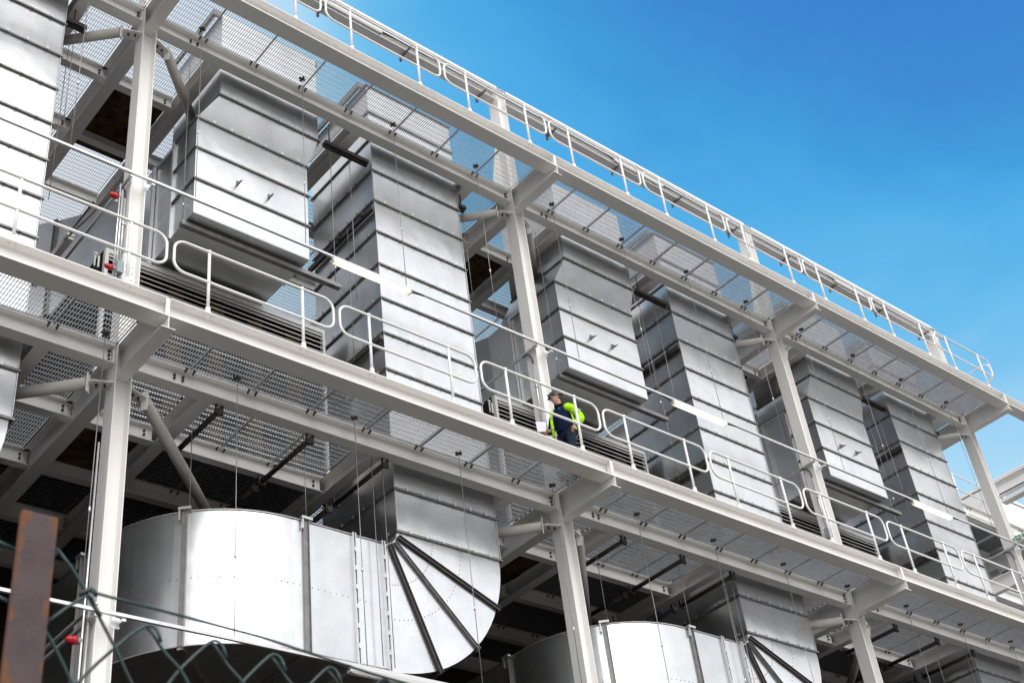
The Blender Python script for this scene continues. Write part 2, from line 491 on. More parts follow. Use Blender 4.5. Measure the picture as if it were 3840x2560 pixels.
# ------------------------------------------------------------------ columns
colprof = [(q, p) for p, q in ibeam(0.27, 0.242, 0.012, 0.014, 0.02, 0.121)]
for k in (-2, -1, 0, 1, 2):
    x = 8.0*k
    me = MB().extr(colprof, 2, GZ, H+3.0).mesh('column', 'white')
    lab = 'white steel H column, the ' + COLN[k] if k > -2 else 'white steel H column beyond the left edge'
    c = link('steel_column', me, None, (x, 1.351, 0), 0, lab, 'column', 'white steel columns')
    if k == -2: continue
    # splice plates with white bolts just above the middle walkway
    for sx in (-1, 1):
        for nm, y0, y1 in (('splice_plate', -0.11, 0.11),):
            xx = sx*0.121
            p = MB().box(min(xx, xx+sx*0.012), max(xx, xx+sx*0.012), y0, y1, 1.05, 1.62).mesh('splice_plate', 'white')
            p = link('splice_plate', p, c)
        for z in (1.12, 1.22, 1.32, 1.42, 1.52):
            for y in (-0.06, 0.06):
                link('bolt', WB, p, (xx+sx*0.014, y, z))
    p = MB().box(-0.095, 0.095, -0.018, -0.006, 1.05, 1.62).mesh('splice_plate', 'white')
    p = link('splice_plate', p, c)
    for z in (1.14, 1.26, 1.38, 1.5):
        for sx in (-0.05, 0.05):
            link('bolt', WB, p, (sx, -0.02, z))
    # head cap
    link('cap_plate', MB().box(-0.13, 0.13, -0.145, 0.145, H+3.001, H+3.012).mesh('cap_plate', 'white'), c)
    # stub gusset above the upper walkway, left side
    gm = MB().extr([(-0.50, H+0.06), (-0.135, H+0.06), (-0.135, H+2.05), (-0.22, H+1.9)], 1, -0.006, 0.006)
    if k in (0, 1): 
        gm = MB().extr([(-0.42, H+0.1), (-0.122, H+0.1), (-0.122, H+1.55), (-0.16, H+1.55)], 1, 0.05, 0.062).mesh('gusset', 'white')
        link('gusset', gm, c)

# ------------------------------------------------------------------ frames of both walkways
EDGE = MB().extr([(0.1475+p, q) for p, q in ibeam(0.295, 0.303, 0.012, 0.016, 0.022)], 0, 0.012, 7.988).mesh('edge_beam', 'white')
INNER = MB().extr([(1.37+p, q) for p, q in ibeam(0.2, 0.3, 0.01, 0.014, 0.018)], 0, 0.124, 7.876).mesh('inner_beam', 'white')
CANT = MB()
CANT.box(-0.006, 0.006, 0.0, 1.34, -0.49, -0.012)
CANT.box(-0.1, 0.1, -0.001, 1.343, -0.502, -0.490)
CANT.box(-0.1, 0.1, 0.302, 1.343, -0.0115, 0.0)
CANT.box(-0.05, -0.007, 0.004, 0.010, -0.29, -0.02)
CANT = CANT.mesh('cantilever_beam', 'white')
DEEP = MB().extr(ibeam(0.22, 0.5, 0.012, 0.016, 0.022), 1, 1.36, 7.5).mesh('cross_beam', 'white')
THIN = MB().extr(ibeam(0.2, 0.295, 0.01, 0.014, 0.018, -0.002), 1, 1.472, 7.5).mesh('cross_beam', 'white')
def secmesh(x0, x1, b=0.15, d=0.27):
    return MB().extr([(p, q) for p, q in ibeam(b, d, 0.008, 0.012, 0.014, -0.004)], 0, x0, x1).mesh('joist', 'white')
SEC = {'a': secmesh(0.012, 1.23), 'b': secmesh(1.45, 4.16), 'c': secmesh(4.38, 6.84), 'd': secmesh(7.06, 7.98)}
XT = (1.34, 4.27, 6.95)

_seen = {}
def small_grating(w, d):
    key = (round(w, 3), round(d, 3))
    if key in _seen: return _seen[key]
    b = MB()
    n = max(2, int(round(w/0.042)))
    for i in range(n+1):
        x = -w/2 + w*i/n
        b.box(x-0.0017, x+0.0017, 0, d, 0.010, 0.034)
    m = max(1, int(d/0.1))
    for j in range(m+1):
        y = 0.02 + (d-0.04)*j/m
        b.box(-w/2, w/2, y-0.003, y+0.003, 0.028, 0.036)
    b.box(-w/2, -w/2+0.006, 0, d, 0.0, 0.038); b.box(w/2-0.006, w/2, 0, d, 0.0, 0.038)
    b.box(-w/2, w/2, 0, 0.005, 0.003, 0.035); b.box(-w/2, w/2, d-0.005, d, 0.003, 0.035)
    _seen[key] = b.mesh('grating_panel', 'grate')
    return _seen[key]
CLIP = MB().box(-0.012, 0.012, -0.022, 0.022, -0.028, 0.004).box(-0.026, 0.026, -0.034, -0.018, -0.008, 0.004).box(-0.008, 0.008, 0.012, 0.04, -0.045, -0.018).mesh('clip', 'bolt')

PLATE3 = MB().box(-0.014, 0, -0.07, 0.07, -0.27, -0.03).mesh('end_plate', 'white')
for lv in (0, 1):
    z = H*lv
    for k in (-2, -1, 0, 1, 2):
        x = 8.0*k
        vis_col = k >= -1
        where = LEV[lv]
        if True:
            cb = link('cantilever_beam', CANT, None, (x, 0, z), 0, f'white cantilever bracket of the {where} at the {COLN[k]}' if vis_col else f'white cantilever bracket of the {where} beyond the left edge', 'beam', 'cantilever brackets')
            for i in range(6):
                link('bolt', BOLTX, cb, (-0.006 if i < 0 else 0.135, 1.10, -0.08-0.065*i)) if False else None
            d = link('cross_beam', DEEP, None, (x, 0, z), 0, f'deep white cross beam behind the {COLN[k]} under the {where}' if vis_col else f'deep white cross beam of the {where} beyond the left edge', 'beam', 'deep cross beams')
        # longitudinal members of the bay to the right of this column
        bay = BAY[k]
        e = link('edge_beam', EDGE, None, (x, 0, z), 0, f'white outer edge beam of the {where} {bay}', 'beam', 'walkway edge beams')
        for gi in range(4):
            xg = 8/3*gi
            for sgn in (-1, 1):
                for dd in (-0.05, 0.05):
                    xb = xg+sgn*0.583+dd
                    if 0.1 < xb < 7.9:
                        link('bolt', WB, e, (xb, 0.065, -0.018))
        if k == 2 and lv == 1:
            pass
        elif True:
            ib = link('inner_beam', INNER, None, (x, 0, z), 0, f'white beam joining columns under the {where} {bay}', 'beam', 'inner longitudinal beams')
            for sx, xx in ((1, 0.175), (-1, 7.825)):
                for zz in (-0.07, -0.14, -0.21):
                    link('bolt', BOLTY, ib, (xx, 1.363, zz))
            pl = link('end_plate', PLATE3, ib, (7.876, 1.37, 0))
            for zz in (0, 0.055):
                for xx in (0.80, 0.93):
                    link('bolt', BOLTY, ib, (xx, 1.363, -0.10-zz))
        # thin cross beams
        if not (k == 2 and lv == 1):
            for i, xt in enumerate(XT):
                link('cross_beam', THIN, None, (x+xt, 0, z), 0, f'slim cross beam, {ORD[i]} from left under the {where} {bay}', 'beam', 'slim cross beams')
        # joists
        for j, y in enumerate((2.83, 4.27, 5.77, 7.2)):
            for cell in 'abcd':
                if y < 3.0 and (cell == 'c' or (cell == 'b' and lv == 1)): continue
                if k == 2 and y < 4: continue
                if k == -2 and cell in 'ab': continue
                mid = {'a': 0.6, 'b': 2.8, 'c': 5.6, 'd': 7.5}[cell]
                o = link('joist', SEC[cell], None, (x, y, z), 0, f'white joist, row {ORD[j]}, {ORD["abcd".index(cell)]} from left, under {where} {bay}', 'beam', 'joists')
                xe = {'a': 1.1, 'b': 4.03, 'c': 6.7, 'd': 7.85}[cell]
                if j < 2:
                    for zz in (-0.09, -0.16):
                        link('bolt', BOLTY, o, (xe, -0.004, zz))
        # gratings
        if not (k == 2 and lv == 1):
            gr = empty('walkway_grating', (x, 0, z), f'galvanised grating floor of the {where} {bay}', 'grating', 'walkway gratings')
            for i in range(8):
                w = 0.985 if 0 < i < 7 else 0.88
                xc = i+0.5 if 0 < i < 7 else (0.5+0.055 if i == 0 else 7.5-0.055)
                p = link('grating_panel', small_grating(w, 0.985), gr, (xc, 0.297, 0))
                if i < 7:
                    for dx in (-0.06, 0.06):
                        link('clip', CLIP, p, (w/2+dx, 0.975, -0.004))
        zz0 = [(0.13, 1.22), (1.46, 4.15), (4.39, 6.83), (7.07, 7.87)]
        rg = None
        for ci, (x0, x1) in enumerate(zz0):
            for ri, (y0, y1) in enumerate(((1.49, 2.75), (2.91, 4.19), (4.35, 5.69), (5.85, 7.12))):
                if k == 2 and ri < 2: continue
                if k == -2 and ci < 2: continue
                a0 = x0
                if ci == 0 and ri == 1: continue
                if ci == 2 and ri == 0: continue
                if ci == 2 and ri == 1: y0 = 3.64
                if ci == 1 and ri < 2 and lv == 1: a0 = 3.60
                if rg is None:
                    rg = empty('rear_grating', (x, 0, z), f'grating floor behind the columns at the {where} {bay}', 'grating', 'rear gratings')
                if ci == 1 and ri == 1 and lv == 1:
                    for i in range(2):
                        link('grating_panel', small_grating(1.04, 0.86), rg, (1.46+0.52+1.06*i, 3.40, 0.0))
                n = max(1, int(round((x1-a0)/1.0)))
                w = (x1-a0)/n
                for i in range(n):
                    p = link('grating_panel', small_grating(w-0.01, y1-y0+0.1), rg, (a0+w*(i+0.5), y0-0.05, 0.0))
                    if i < n-1 and ri < 3:
                        for dx in (-0.06, 0.06):
                            link('clip', CLIP, p, (w/2+dx, y1-y0+0.09, -0.004))
        # rock wool soffit boards beside each column
        if k < 2:
            sb = empty('soffit', (x, 0, z), f'brown insulation soffit under the {where} right of the {COLN.get(k, "hidden column")}', 'soffit', 'brown soffits')
            for i in range(8):
                y0 = 2.92+i*0.22
                if y0 > 4.6: break
                link('board', MB().box(0.13, 1.22 if y0 < 4.15 else 1.2, y0, y0+0.205, -0.03-0.02*random.random(), 0.03).mesh('board', 'brown'), sb)

# ------------------------------------------------------------------ plan brace tubes
def brace(x, z, sx, length, label):
    t = empty('brace_tube', (x, 0, z-0.65), label, 'brace', 'horizontal brace tubes')
    d = Vector((sx, 1, 0)).normalized()
    a = Vector((sx*0.42, 1.42, 0)); b = a + d*length
    link('tube', MB().tube([a, b], 0.083, 16).mesh('tube', 'brace'), t)
    nrm = Vector((-d.y, d.x, 0))
    link('end_plate', MB().obox(a-d*0.02, d, nrm, Vector((0, 0, 1)), 0.008, 0.045, 0.15).mesh('end_plate', 'white'), t)
    gs = MB().add([(sx*0.122, 1.235, 0.02), (sx*0.122, 1.45, 0.02), (sx*0.46, 1.55, 0.02), (sx*0.40, 1.33, 0.02),
                   (sx*0.122, 1.235, 0.005), (sx*0.122, 1.45, 0.005), (sx*0.46, 1.55, 0.005), (sx*0.40, 1.33, 0.005)],
                  [(0, 1, 2, 3), (7, 6, 5, 4), (0, 4, 5, 1), (1, 5, 6, 2), (2, 6, 7, 3), (3, 7, 4, 0)]).mesh('gusset', 'white')
    gs = link('gusset', gs, t)
    for q in (0.2, 0.3):
        link('bolt', hexz(), gs, (sx*q, 1.26+q*0.4, 0.0))
_hz = []
def hexz():
    if not _hz:
        b = MB()
        pts = [(0.02*math.cos(math.pi/3*k), 0.02*math.sin(math.pi/3*k)) for k in range(6)]
        b.extr(pts, 2, -0.028, 0.004); b.extr([(0.5*p, 0.5*q) for p, q in pts], 2, -0.05, -0.028)
        _hz.append(b.mesh('bolt', 'bolt'))
    return _hz[0]
for lv in (0, 1):
    for k in (-1, 0, 1, 2):
        w = LEV[lv]
        brace(8.0*k, H*lv, -1, 1.35, f'pale brace tube going left from the {COLN[k]} below the {w}')
        if k < 2:
            brace(8.0*k, H*lv, 1, 1.65 if lv else 4.4, f'pale brace tube going right from the {COLN[k]} below the {w}')

# ------------------------------------------------------------------ handrails
def rail_mesh(x0, x1, z0, z1, r=0.17, seg=6):
    pts = []
    for cx, cz, a0 in ((x1-r, z1-r, 90), (x1-r, z0+r, 0), (x0+r, z0+r, -90), (x0+r, z1-r, -180)):
        for i in range(seg+1):
            a = R(a0 - 90*i/seg)
            pts.append((cx+r*math.cos(a), 0, cz+r*math.sin(a)))
    return MB().tube(pts, 0.021, 8, closed=True).mesh('rail', 'rail')
PW = 8/3
RAIL = rail_mesh(-PW/2+0.055, PW/2-0.055, 0.56, 1.10)
RAIL_END = rail_mesh(-PW/2+0.055, PW/2-0.055, 0.56, 1.10)
POST = MB().tube([(0, 0, 0.0), (0, 0, 1.12)], 0.0225, 10).ball((0, 0, 1.10), 0.036).ball((0, 0, 0.56), 0.036)
POST.tube([(0, 0, 0.0), (0, 0, 0.11)], 0.036, 10).tube([(0, 0, 0), (0, 0, 0.012)], 0.06, 12)
POST = POST.mesh('post', 'rail')
def rail_panel(xc, y, z, label, group='handrail sections'):
    t = empty('handrail_section', (xc, y, z), label, 'handrail', group)
    link('rail', RAIL, t)
    for sx in (-1, 1):
        link('post', POST, t, (sx*(PW/2-0.583), 0, 0))
    return t
for lv in (0, 1):
    for i in range(-6, 9 if lv == 0 else 6):
        xc = PW*(i+0.5)
        k = math.floor(xc/8); j = int(round((xc-8*k)/PW-0.5))
        if k < -2: continue
        rail_panel(xc, 0.06, H*lv, f'white handrail section, {ORD[j]} of three on the {LEV[lv]} {BAY.get(k, BAY[2])}')
# return rail across the end of the roof walkway
t = empty('end_handrail', (16.02, 0.06, H), 'white handrail turning across the right end of the upper walkway', 'handrail')
pts = []
for cx, cz, a0 in ((1.12-0.17, 1.10-0.17, 90), (1.12-0.17, 0.56+0.17, 0), (0.05+0.17, 0.56+0.17, -90), (0.05+0.17, 1.10-0.17, -180)):
    for i in range(7):
        a = R(a0-90*i/6); pts.append((0, cx+0.17*math.cos(a), cz+0.17*math.sin(a)))
link('rail', MB().tube(pts, 0.021, 8, closed=True).mesh('rail', 'rail'), t)
link('post', POST, t, (0, 0.8, 0))

# ------------------------------------------------------------------ galvanised ducts
def strip(b, a, c, out, w=0.035, h=0.05):
    b.bar(a, c, w, h, up=out)
CLEAT = MB().box(-0.016, 0.016, -0.05, 0.004, -0.034, 0.034).box(-0.008, 0.008, -0.058, -0.05, -0.045, 0.02).mesh('cleat', 'cleat')
CLEAT_SHADE = MB().box(-0.012, 0.012, -0.045, 0.004, -0.028, 0.028).mesh('cleat', 'flange')  # darker copy for the left faces, their shade put into its colour
def ring(x0, x1, y0, y1, z, sides='fl'):
    """an angle flange round the duct at height z"""
    b = MB()
    o = 0.032
    b.box(x0-o, x1+o, y0-o, y0-0.001, z-0.022, z-0.003)
    b.box(x0-o, x1+o, y0-o*0.8, y0-0.001, z+0.003, z+0.018)
    b.box(x0-o, x0-0.001, y0-0.0005, y1+o, z-0.022, z-0.003)
    b.box(x0-o*0.8, x0-0.001, y0-0.0005, y1+o, z+0.003, z+0.018)
    b.box(x1+0.001, x1+o, y0-0.0005, y1+o, z-0.022, z+0.018)
    return b.mesh('joint_flange', 'flange')
def section(x0, x1, y0, y1, z0, z1, bulge=0.006, n=8, x0t=None, x1t=None):
    """one sheet-metal length; each face is slightly pillowed so it reflects like pressed sheet"""
    b = MB()
    x0t = x0 if x0t is None else x0t; x1t = x1 if x1t is None else x1t
    def face(f, nu, nv, out):
        o = len(b.v); vs = []
        for j in range(nv+1):
            for i in range(nu+1):
                u = i/nu; v = j/nv
                p = Vector(f(u, v)); e = bulge*(1-(2*v-1)**4)*(1-(2*u-1)**6)
                vs.append(p + Vector(out)*e)
        fs = [(j*(nu+1)+i, j*(nu+1)+i+1, (j+1)*(nu+1)+i+1, (j+1)*(nu+1)+i) for j in range(nv) for i in range(nu)]
        b.add(vs, fs, True)
    lx0 = lambda v: x0+(x0t-x0)*v
    lx1 = lambda v: x1+(x1t-x1)*v
    zz = lambda v: z0+(z1-z0)*v
    face(lambda u, v: (lx0(v)+(lx1(v)-lx0(v))*u, y0, zz(v)), n, n, (0, -1, 0))
    face(lambda u, v: (lx0(v), y1+(y0-y1)*u, zz(v)), n, n, (-1, 0, 0))
    face(lambda u, v: (lx1(v), y0+(y1-y0)*u, zz(v)), 2, 2, (0, 0, 0))
    face(lambda u, v: (lx1(v)+(lx0(v)-lx1(v))*u, y1, zz(v)), 2, 2, (0, 0, 0))
    me = b.mesh('duct_section', 'galv')
    return me

DX0, DX1, DY0, DY1 = 4.70, 6.73, 1.60, 3.57
def riser(x, k):
    """the tall riser that passes both walkways and sweeps round below the middle one"""
    t = empty('riser_duct', (x, 0, 0), f'tall galvanised riser duct curving sideways at its foot {BAY[k]}', 'duct', 'tall riser ducts')
    zs = [-1.407, -0.655, 0.10, 0.87, 1.633, 2.389, 3.143, 3.911, 4.669, 5.425, 6.189, 7.0, 7.75, 8.5]
    for a, c in zip(zs[:-1], zs[1:]):
        link('duct_section', section(DX0, DX1, DY0, DY1, a+0.004, c-0.004), t)
    for z in zs:
        f = link('joint_flange', ring(DX0, DX1, DY0, DY1, z), t)
        if -1.5 < z < 7:
            for i in range(6):
                link('cleat', CLEAT, f, (DX0+0.22+i*0.315, DY0, z+0.02))
            for i in range(6):
                c = link('cleat', CLEAT_SHADE, f, (DX0, DY0+0.2+i*0.3, z+0.02), -math.pi/2)
    # corner angles
    for cx in (DX0, DX1):
        link('corner_angle', MB().box(cx-0.006, cx+0.006, DY0-0.014, DY0-0.010, -1.38, 6.98).mesh('corner_angle', 'strut'), t)
    # stack rim above the roof
    rim = MB()
    rim.box(DX0-0.12, DX1+0.12, DY0+0.1, DY0+0.16, 8.5, 8.62).box(DX0-0.12, DX0-0.06, DY0+0.16, DY1+0.1, 8.5, 8.62).box(DX1+0.06, DX1+0.12, DY0+0.16, DY1+0.1, 8.5, 8.62)
    link('stack_rim', rim.mesh('stack_rim', 'flange'), t)
    # support channels on the left side
    for z in (5.19, 2.26):
        b = MB().box(DX0-0.10, DX0-0.035, DY0-0.03, DY1+0.08, z-0.06, z+0.02)
        b.box(DX0-0.10, DX0-0.085, DY0-0.03, DY1+0.08, z+0.02, z+0.04)
        link('support_channel', b.mesh('support_channel', 'pipe'), t)
        for y in (1.85, 2.6):
            link('bracket', MB().box(DX0-0.14, DX0-0.10, y-0.03, y+0.03, z-0.03, z+0.06).mesh('bracket', 'pipe'), t)
    # ---- elbow (in the XZ plane) : four gores, then the straight and the sideways curve
    cx, cz = 4.40, -1.41
    ri, ro = 0.29, 2.30
    for gi in range(4):
        b = MB(); seg = 5
        def P(r_, a_, y_): return (cx+r_*math.cos(a_), y_, cz-r_*math.sin(a_))
        a0, a1 = R(22.5*gi), R(22.5*(gi+1))
        nn = 6
        vs = []; fs = []
        for j in range(nn+1):
            for i in range(seg+1):
                u = i/seg; v = j/nn
                aa = a0+(a1-a0)*u; r_ = ri+(ro-ri)*v
                e = 0.012*(1-(2*u-1)**4)*min(1, v*3)
                vs.append(P(r_, aa, DY0-e))
        fs = [(j*(seg+1)+i, j*(seg+1)+i+1, (j+1)*(seg+1)+i+1, (j+1)*(seg+1)+i) for j in range(nn) for i in range(seg)]
        b.add(vs, fs, True)
        for r_ in (ri, ro):
            vs = [P(r_, a0+(a1-a0)*i/seg, y_) for i in range(seg+1) for y_ in (DY0, DY1)]
            fs = [(2*i, 2*i+1, 2*i+3, 2*i+2) for i in range(seg)]
            b.add(vs, fs, True)
        vs = [P(r_, a0+(a1-a0)*i/seg, DY1) for i in range(seg+1) for r_ in (ri, ro)]
        b.add(vs, [(2*i, 2*i+1, 2*i+3, 2*i+2) for i in range(seg)], True)
        link('elbow_gore', b.mesh('elbow_gore', 'galv'), t)
    # rows of rivets over the gores
    rv = MB()
    for rad in (0.95, 1.5):
        for i in range(28):
            a = R(2+86*i/27)
            p = Vector((cx+rad*math.cos(a), DY0-0.014, cz-rad*math.sin(a)))
            rv.ball(p, 0.009, 5, 3)
    link('rivets', rv.mesh('rivets', 'flange'), t, kind='stuff')
    for a, wd, mt, rr0 in ((22.5, 0.062, 'pipe', 0.31), (45, 0.038, 'flange', 0.31), (67.5, 0.062, 'pipe', 0.31)):
        aa = R(a); d = Vector((math.cos(aa), 0, -math.sin(aa))); q = Vector((math.sin(aa), 0, math.cos(aa)))
        c0 = Vector((cx, DY0-0.030, cz))
        m_ = c0 + d*(rr0+ro+0.05)/2
        bb = MB().obox(m_, d, Vector((0, 1, 0)), q, (ro+0.05-rr0)/2, 0.018, wd/2)
        bb.obox(m_+Vector((0, -0.024, 0))+q*wd*0.32, d, Vector((0, 1, 0)), q, (ro+0.05-rr0)/2, 0.014, wd*0.12)
        st = link('stiffener', bb.mesh('stiffener', mt), t)
        # returns under the duct belly
        e_ = c0 + d*(ro+0.03)
        link('stiffener', MB().obox(Vector((e_.x, (DY0+DY1)/2, e_.z)), d, Vector((0, 1, 0)), q, 0.03, (DY1-DY0)/2, wd/2).mesh('stiffener', mt), t)
    zt, zb = -1.70, -3.69
    def plan_pts():
        P = [(4.40, 0), (3.875, 0)]
        return P
    cxx, cyy, Ro, Ri = 2.85, 3.60, 2.0, 0.06
    def vpan(path, zt, zb, mtl='galv', bulge=0.0, name='duct_section'):
        b = MB(); n = len(path); vs = []
        nv = 6
        for j in range(nv+1):
            for (px, py) in path:
                vs.append((px, py, zb+(zt-zb)*j/nv))
        fs = [(j*n+i, j*n+i+1, (j+1)*n+i+1, (j+1)*n+i) for j in range(nv) for i in range(n-1)]
        b.add(vs, fs, True)
        return b
    def seg_box(outer, inner):
        b = vpan(outer, zt, zb)
        n = len(outer)
        for zz in (zt, zb):
            vs = [(p[0], p[1], zz) for p in outer]+[(p[0], p[1], zz) for p in inner]
            b.add(vs, [(i, i+1, n+i+1, n+i) for i in range(n-1)], False)
        b2 = vpan(inner, zt, zb); b.add(b2.v, b2.f, True)
        return link('duct_section', b.mesh('duct_section', 'galv'), t)
    def straight(xa, xb):
        o_ = [(xa+(xb-xa)*i/4, DY0-0.006*math.sin(math.pi*i/4)) for i in range(5)]
        i_ = [(xa+(xb-xa)*i/4, DY1) for i in range(5)]
        return seg_box(o_, i_)
    straight(4.40, 3.88); straight(3.872, 3.055)
    straight(3.045, 2.85)
    angs = [90, 70, 42, 25, 0]     # measured so that 90 = facing the street, 0 = facing left
    def arc(a0, a1, rad, n=8):
        return [(cxx-rad*math.cos(R(a0+(a1-a0)*i/n)), cyy-rad*math.sin(R(a0+(a1-a0)*i/n))) for i in range(n+1)]
    for a0, a1 in zip(angs[:-1], angs[1:]):
        seg_box(arc(a0, a1, Ro), arc(a0, a1, Ri))
    n_ = 4
    seg_box([(0.85, 3.6+1.9*i/n_) for i in range(n_+1)], [(2.79, 3.6+1.9*i/n_) for i in range(n_+1)])
    # vertical joint flanges and stiffeners on the horizontal run
    for xx, wd, mt in ((4.40, 0.030, 'strut'), (3.876, 0.030, 'strut')):
        b = MB().box(xx-0.036, xx-0.010, DY0-0.045, DY0-0.002, zb-0.03, zt+0.03).box(xx+0.010, xx+0.030, DY0-0.045, DY0-0.002, zb-0.03, zt+0.03)
        b.box(xx-0.03, xx+0.03, DY0, DY1, zb-0.035, zb-0.002)
        f = link('joint_flange', b.mesh('joint_flange', mt), t)
        for i in range(6):
            link('cleat', CLEAT, f, (xx, DY0-0.01, zt-0.25-i*0.3))
    def upright(px, py, nx, ny, w=0.085):
        n3 = Vector((nx, ny, 0)).normalized(); tt = Vector((-n3.y, n3.x, 0))
        c0 = Vector((px, py, (zt+zb)/2))+n3*0.018
        b = MB().obox(c0, tt, n3, Vector((0, 0, 1)), w/2, 0.016, (zt-zb)/2+0.01)
        b.obox(c0+tt*w*0.42+n3*0.02, tt, n3, Vector((0, 0, 1)), 0.006, 0.02, (zt-zb)/2+0.04)
        b.obox(c0-n3*1.0+Vector((0, 0, -(zt-zb)/2-0.03)), n3, tt, Vector((0, 0, 1)), 1.0, w/2, 0.025)
        st = link('stiffener', b.mesh('stiffener', 'flange'), t)
        h_ = MB().obox(c0+Vector((0, 0, (zt-zb)/2+0.03))+n3*0.03, tt, n3, Vector((0, 0, 1)), 0.09, 0.03, 0.02)
        h_.obox(c0+Vector((0, 0, (zt-zb)/2-0.06))+n3*0.03-tt*0.07, tt, n3, Vector((0, 0, 1)), 0.012, 0.02, 0.09)
        link('hanger_bracket', h_.mesh('hanger_bracket', 'strut'), st)
    upright(3.05, DY0, 0, -1)
    a = 46.5
    upright(cxx-Ro*math.cos(R(a)), cyy-Ro*math.sin(R(a)), -math.cos(R(a)), -math.sin(R(a)))
    upright(0.85, 4.0, -1, 0)
    # lap seams with rivets along the middle of the curve and one vertical seam
    rv = MB()
    zc = -2.72
    for i in range(46):
        if i < 12: p = (4.40-0.35-i*0.1, DY0-0.006, zc)
        else:
            aa = R(90-(i-12)*2.7); p = (cxx-(Ro+0.004)*math.cos(aa), cyy-(Ro+0.004)*math.sin(aa), zc)
        rv.ball(p, 0.009, 5, 3)
    aa = R(60)
    for i in range(20):
        rv.ball((cxx-(Ro+0.004)*math.cos(aa), cyy-(Ro+0.004)*math.sin(aa), zt-0.08-i*0.095), 0.009, 5, 3)
    link('rivets', rv.mesh('rivets', 'flange'), t, kind='stuff')
    edge = [(4.4-1.55*i/6, DY0-0.012) for i in range(7)] + arc(90, 0, Ro+0.008, 16)[1:] + [(0.84, 5.4)]
    for zz in (zt+0.004, zb-0.004):
        link('edge_bead', MB().tube([(p[0], p[1], zz) for p in edge], 0.012, 6).mesh('edge_bead', 'strut'), t)
for k in (-2, -1, 0, 1):
    riser(8.0*k, k)
# bay right of the rightmost column has only the riser's foot in view
riser(16.0, 2) if False else None

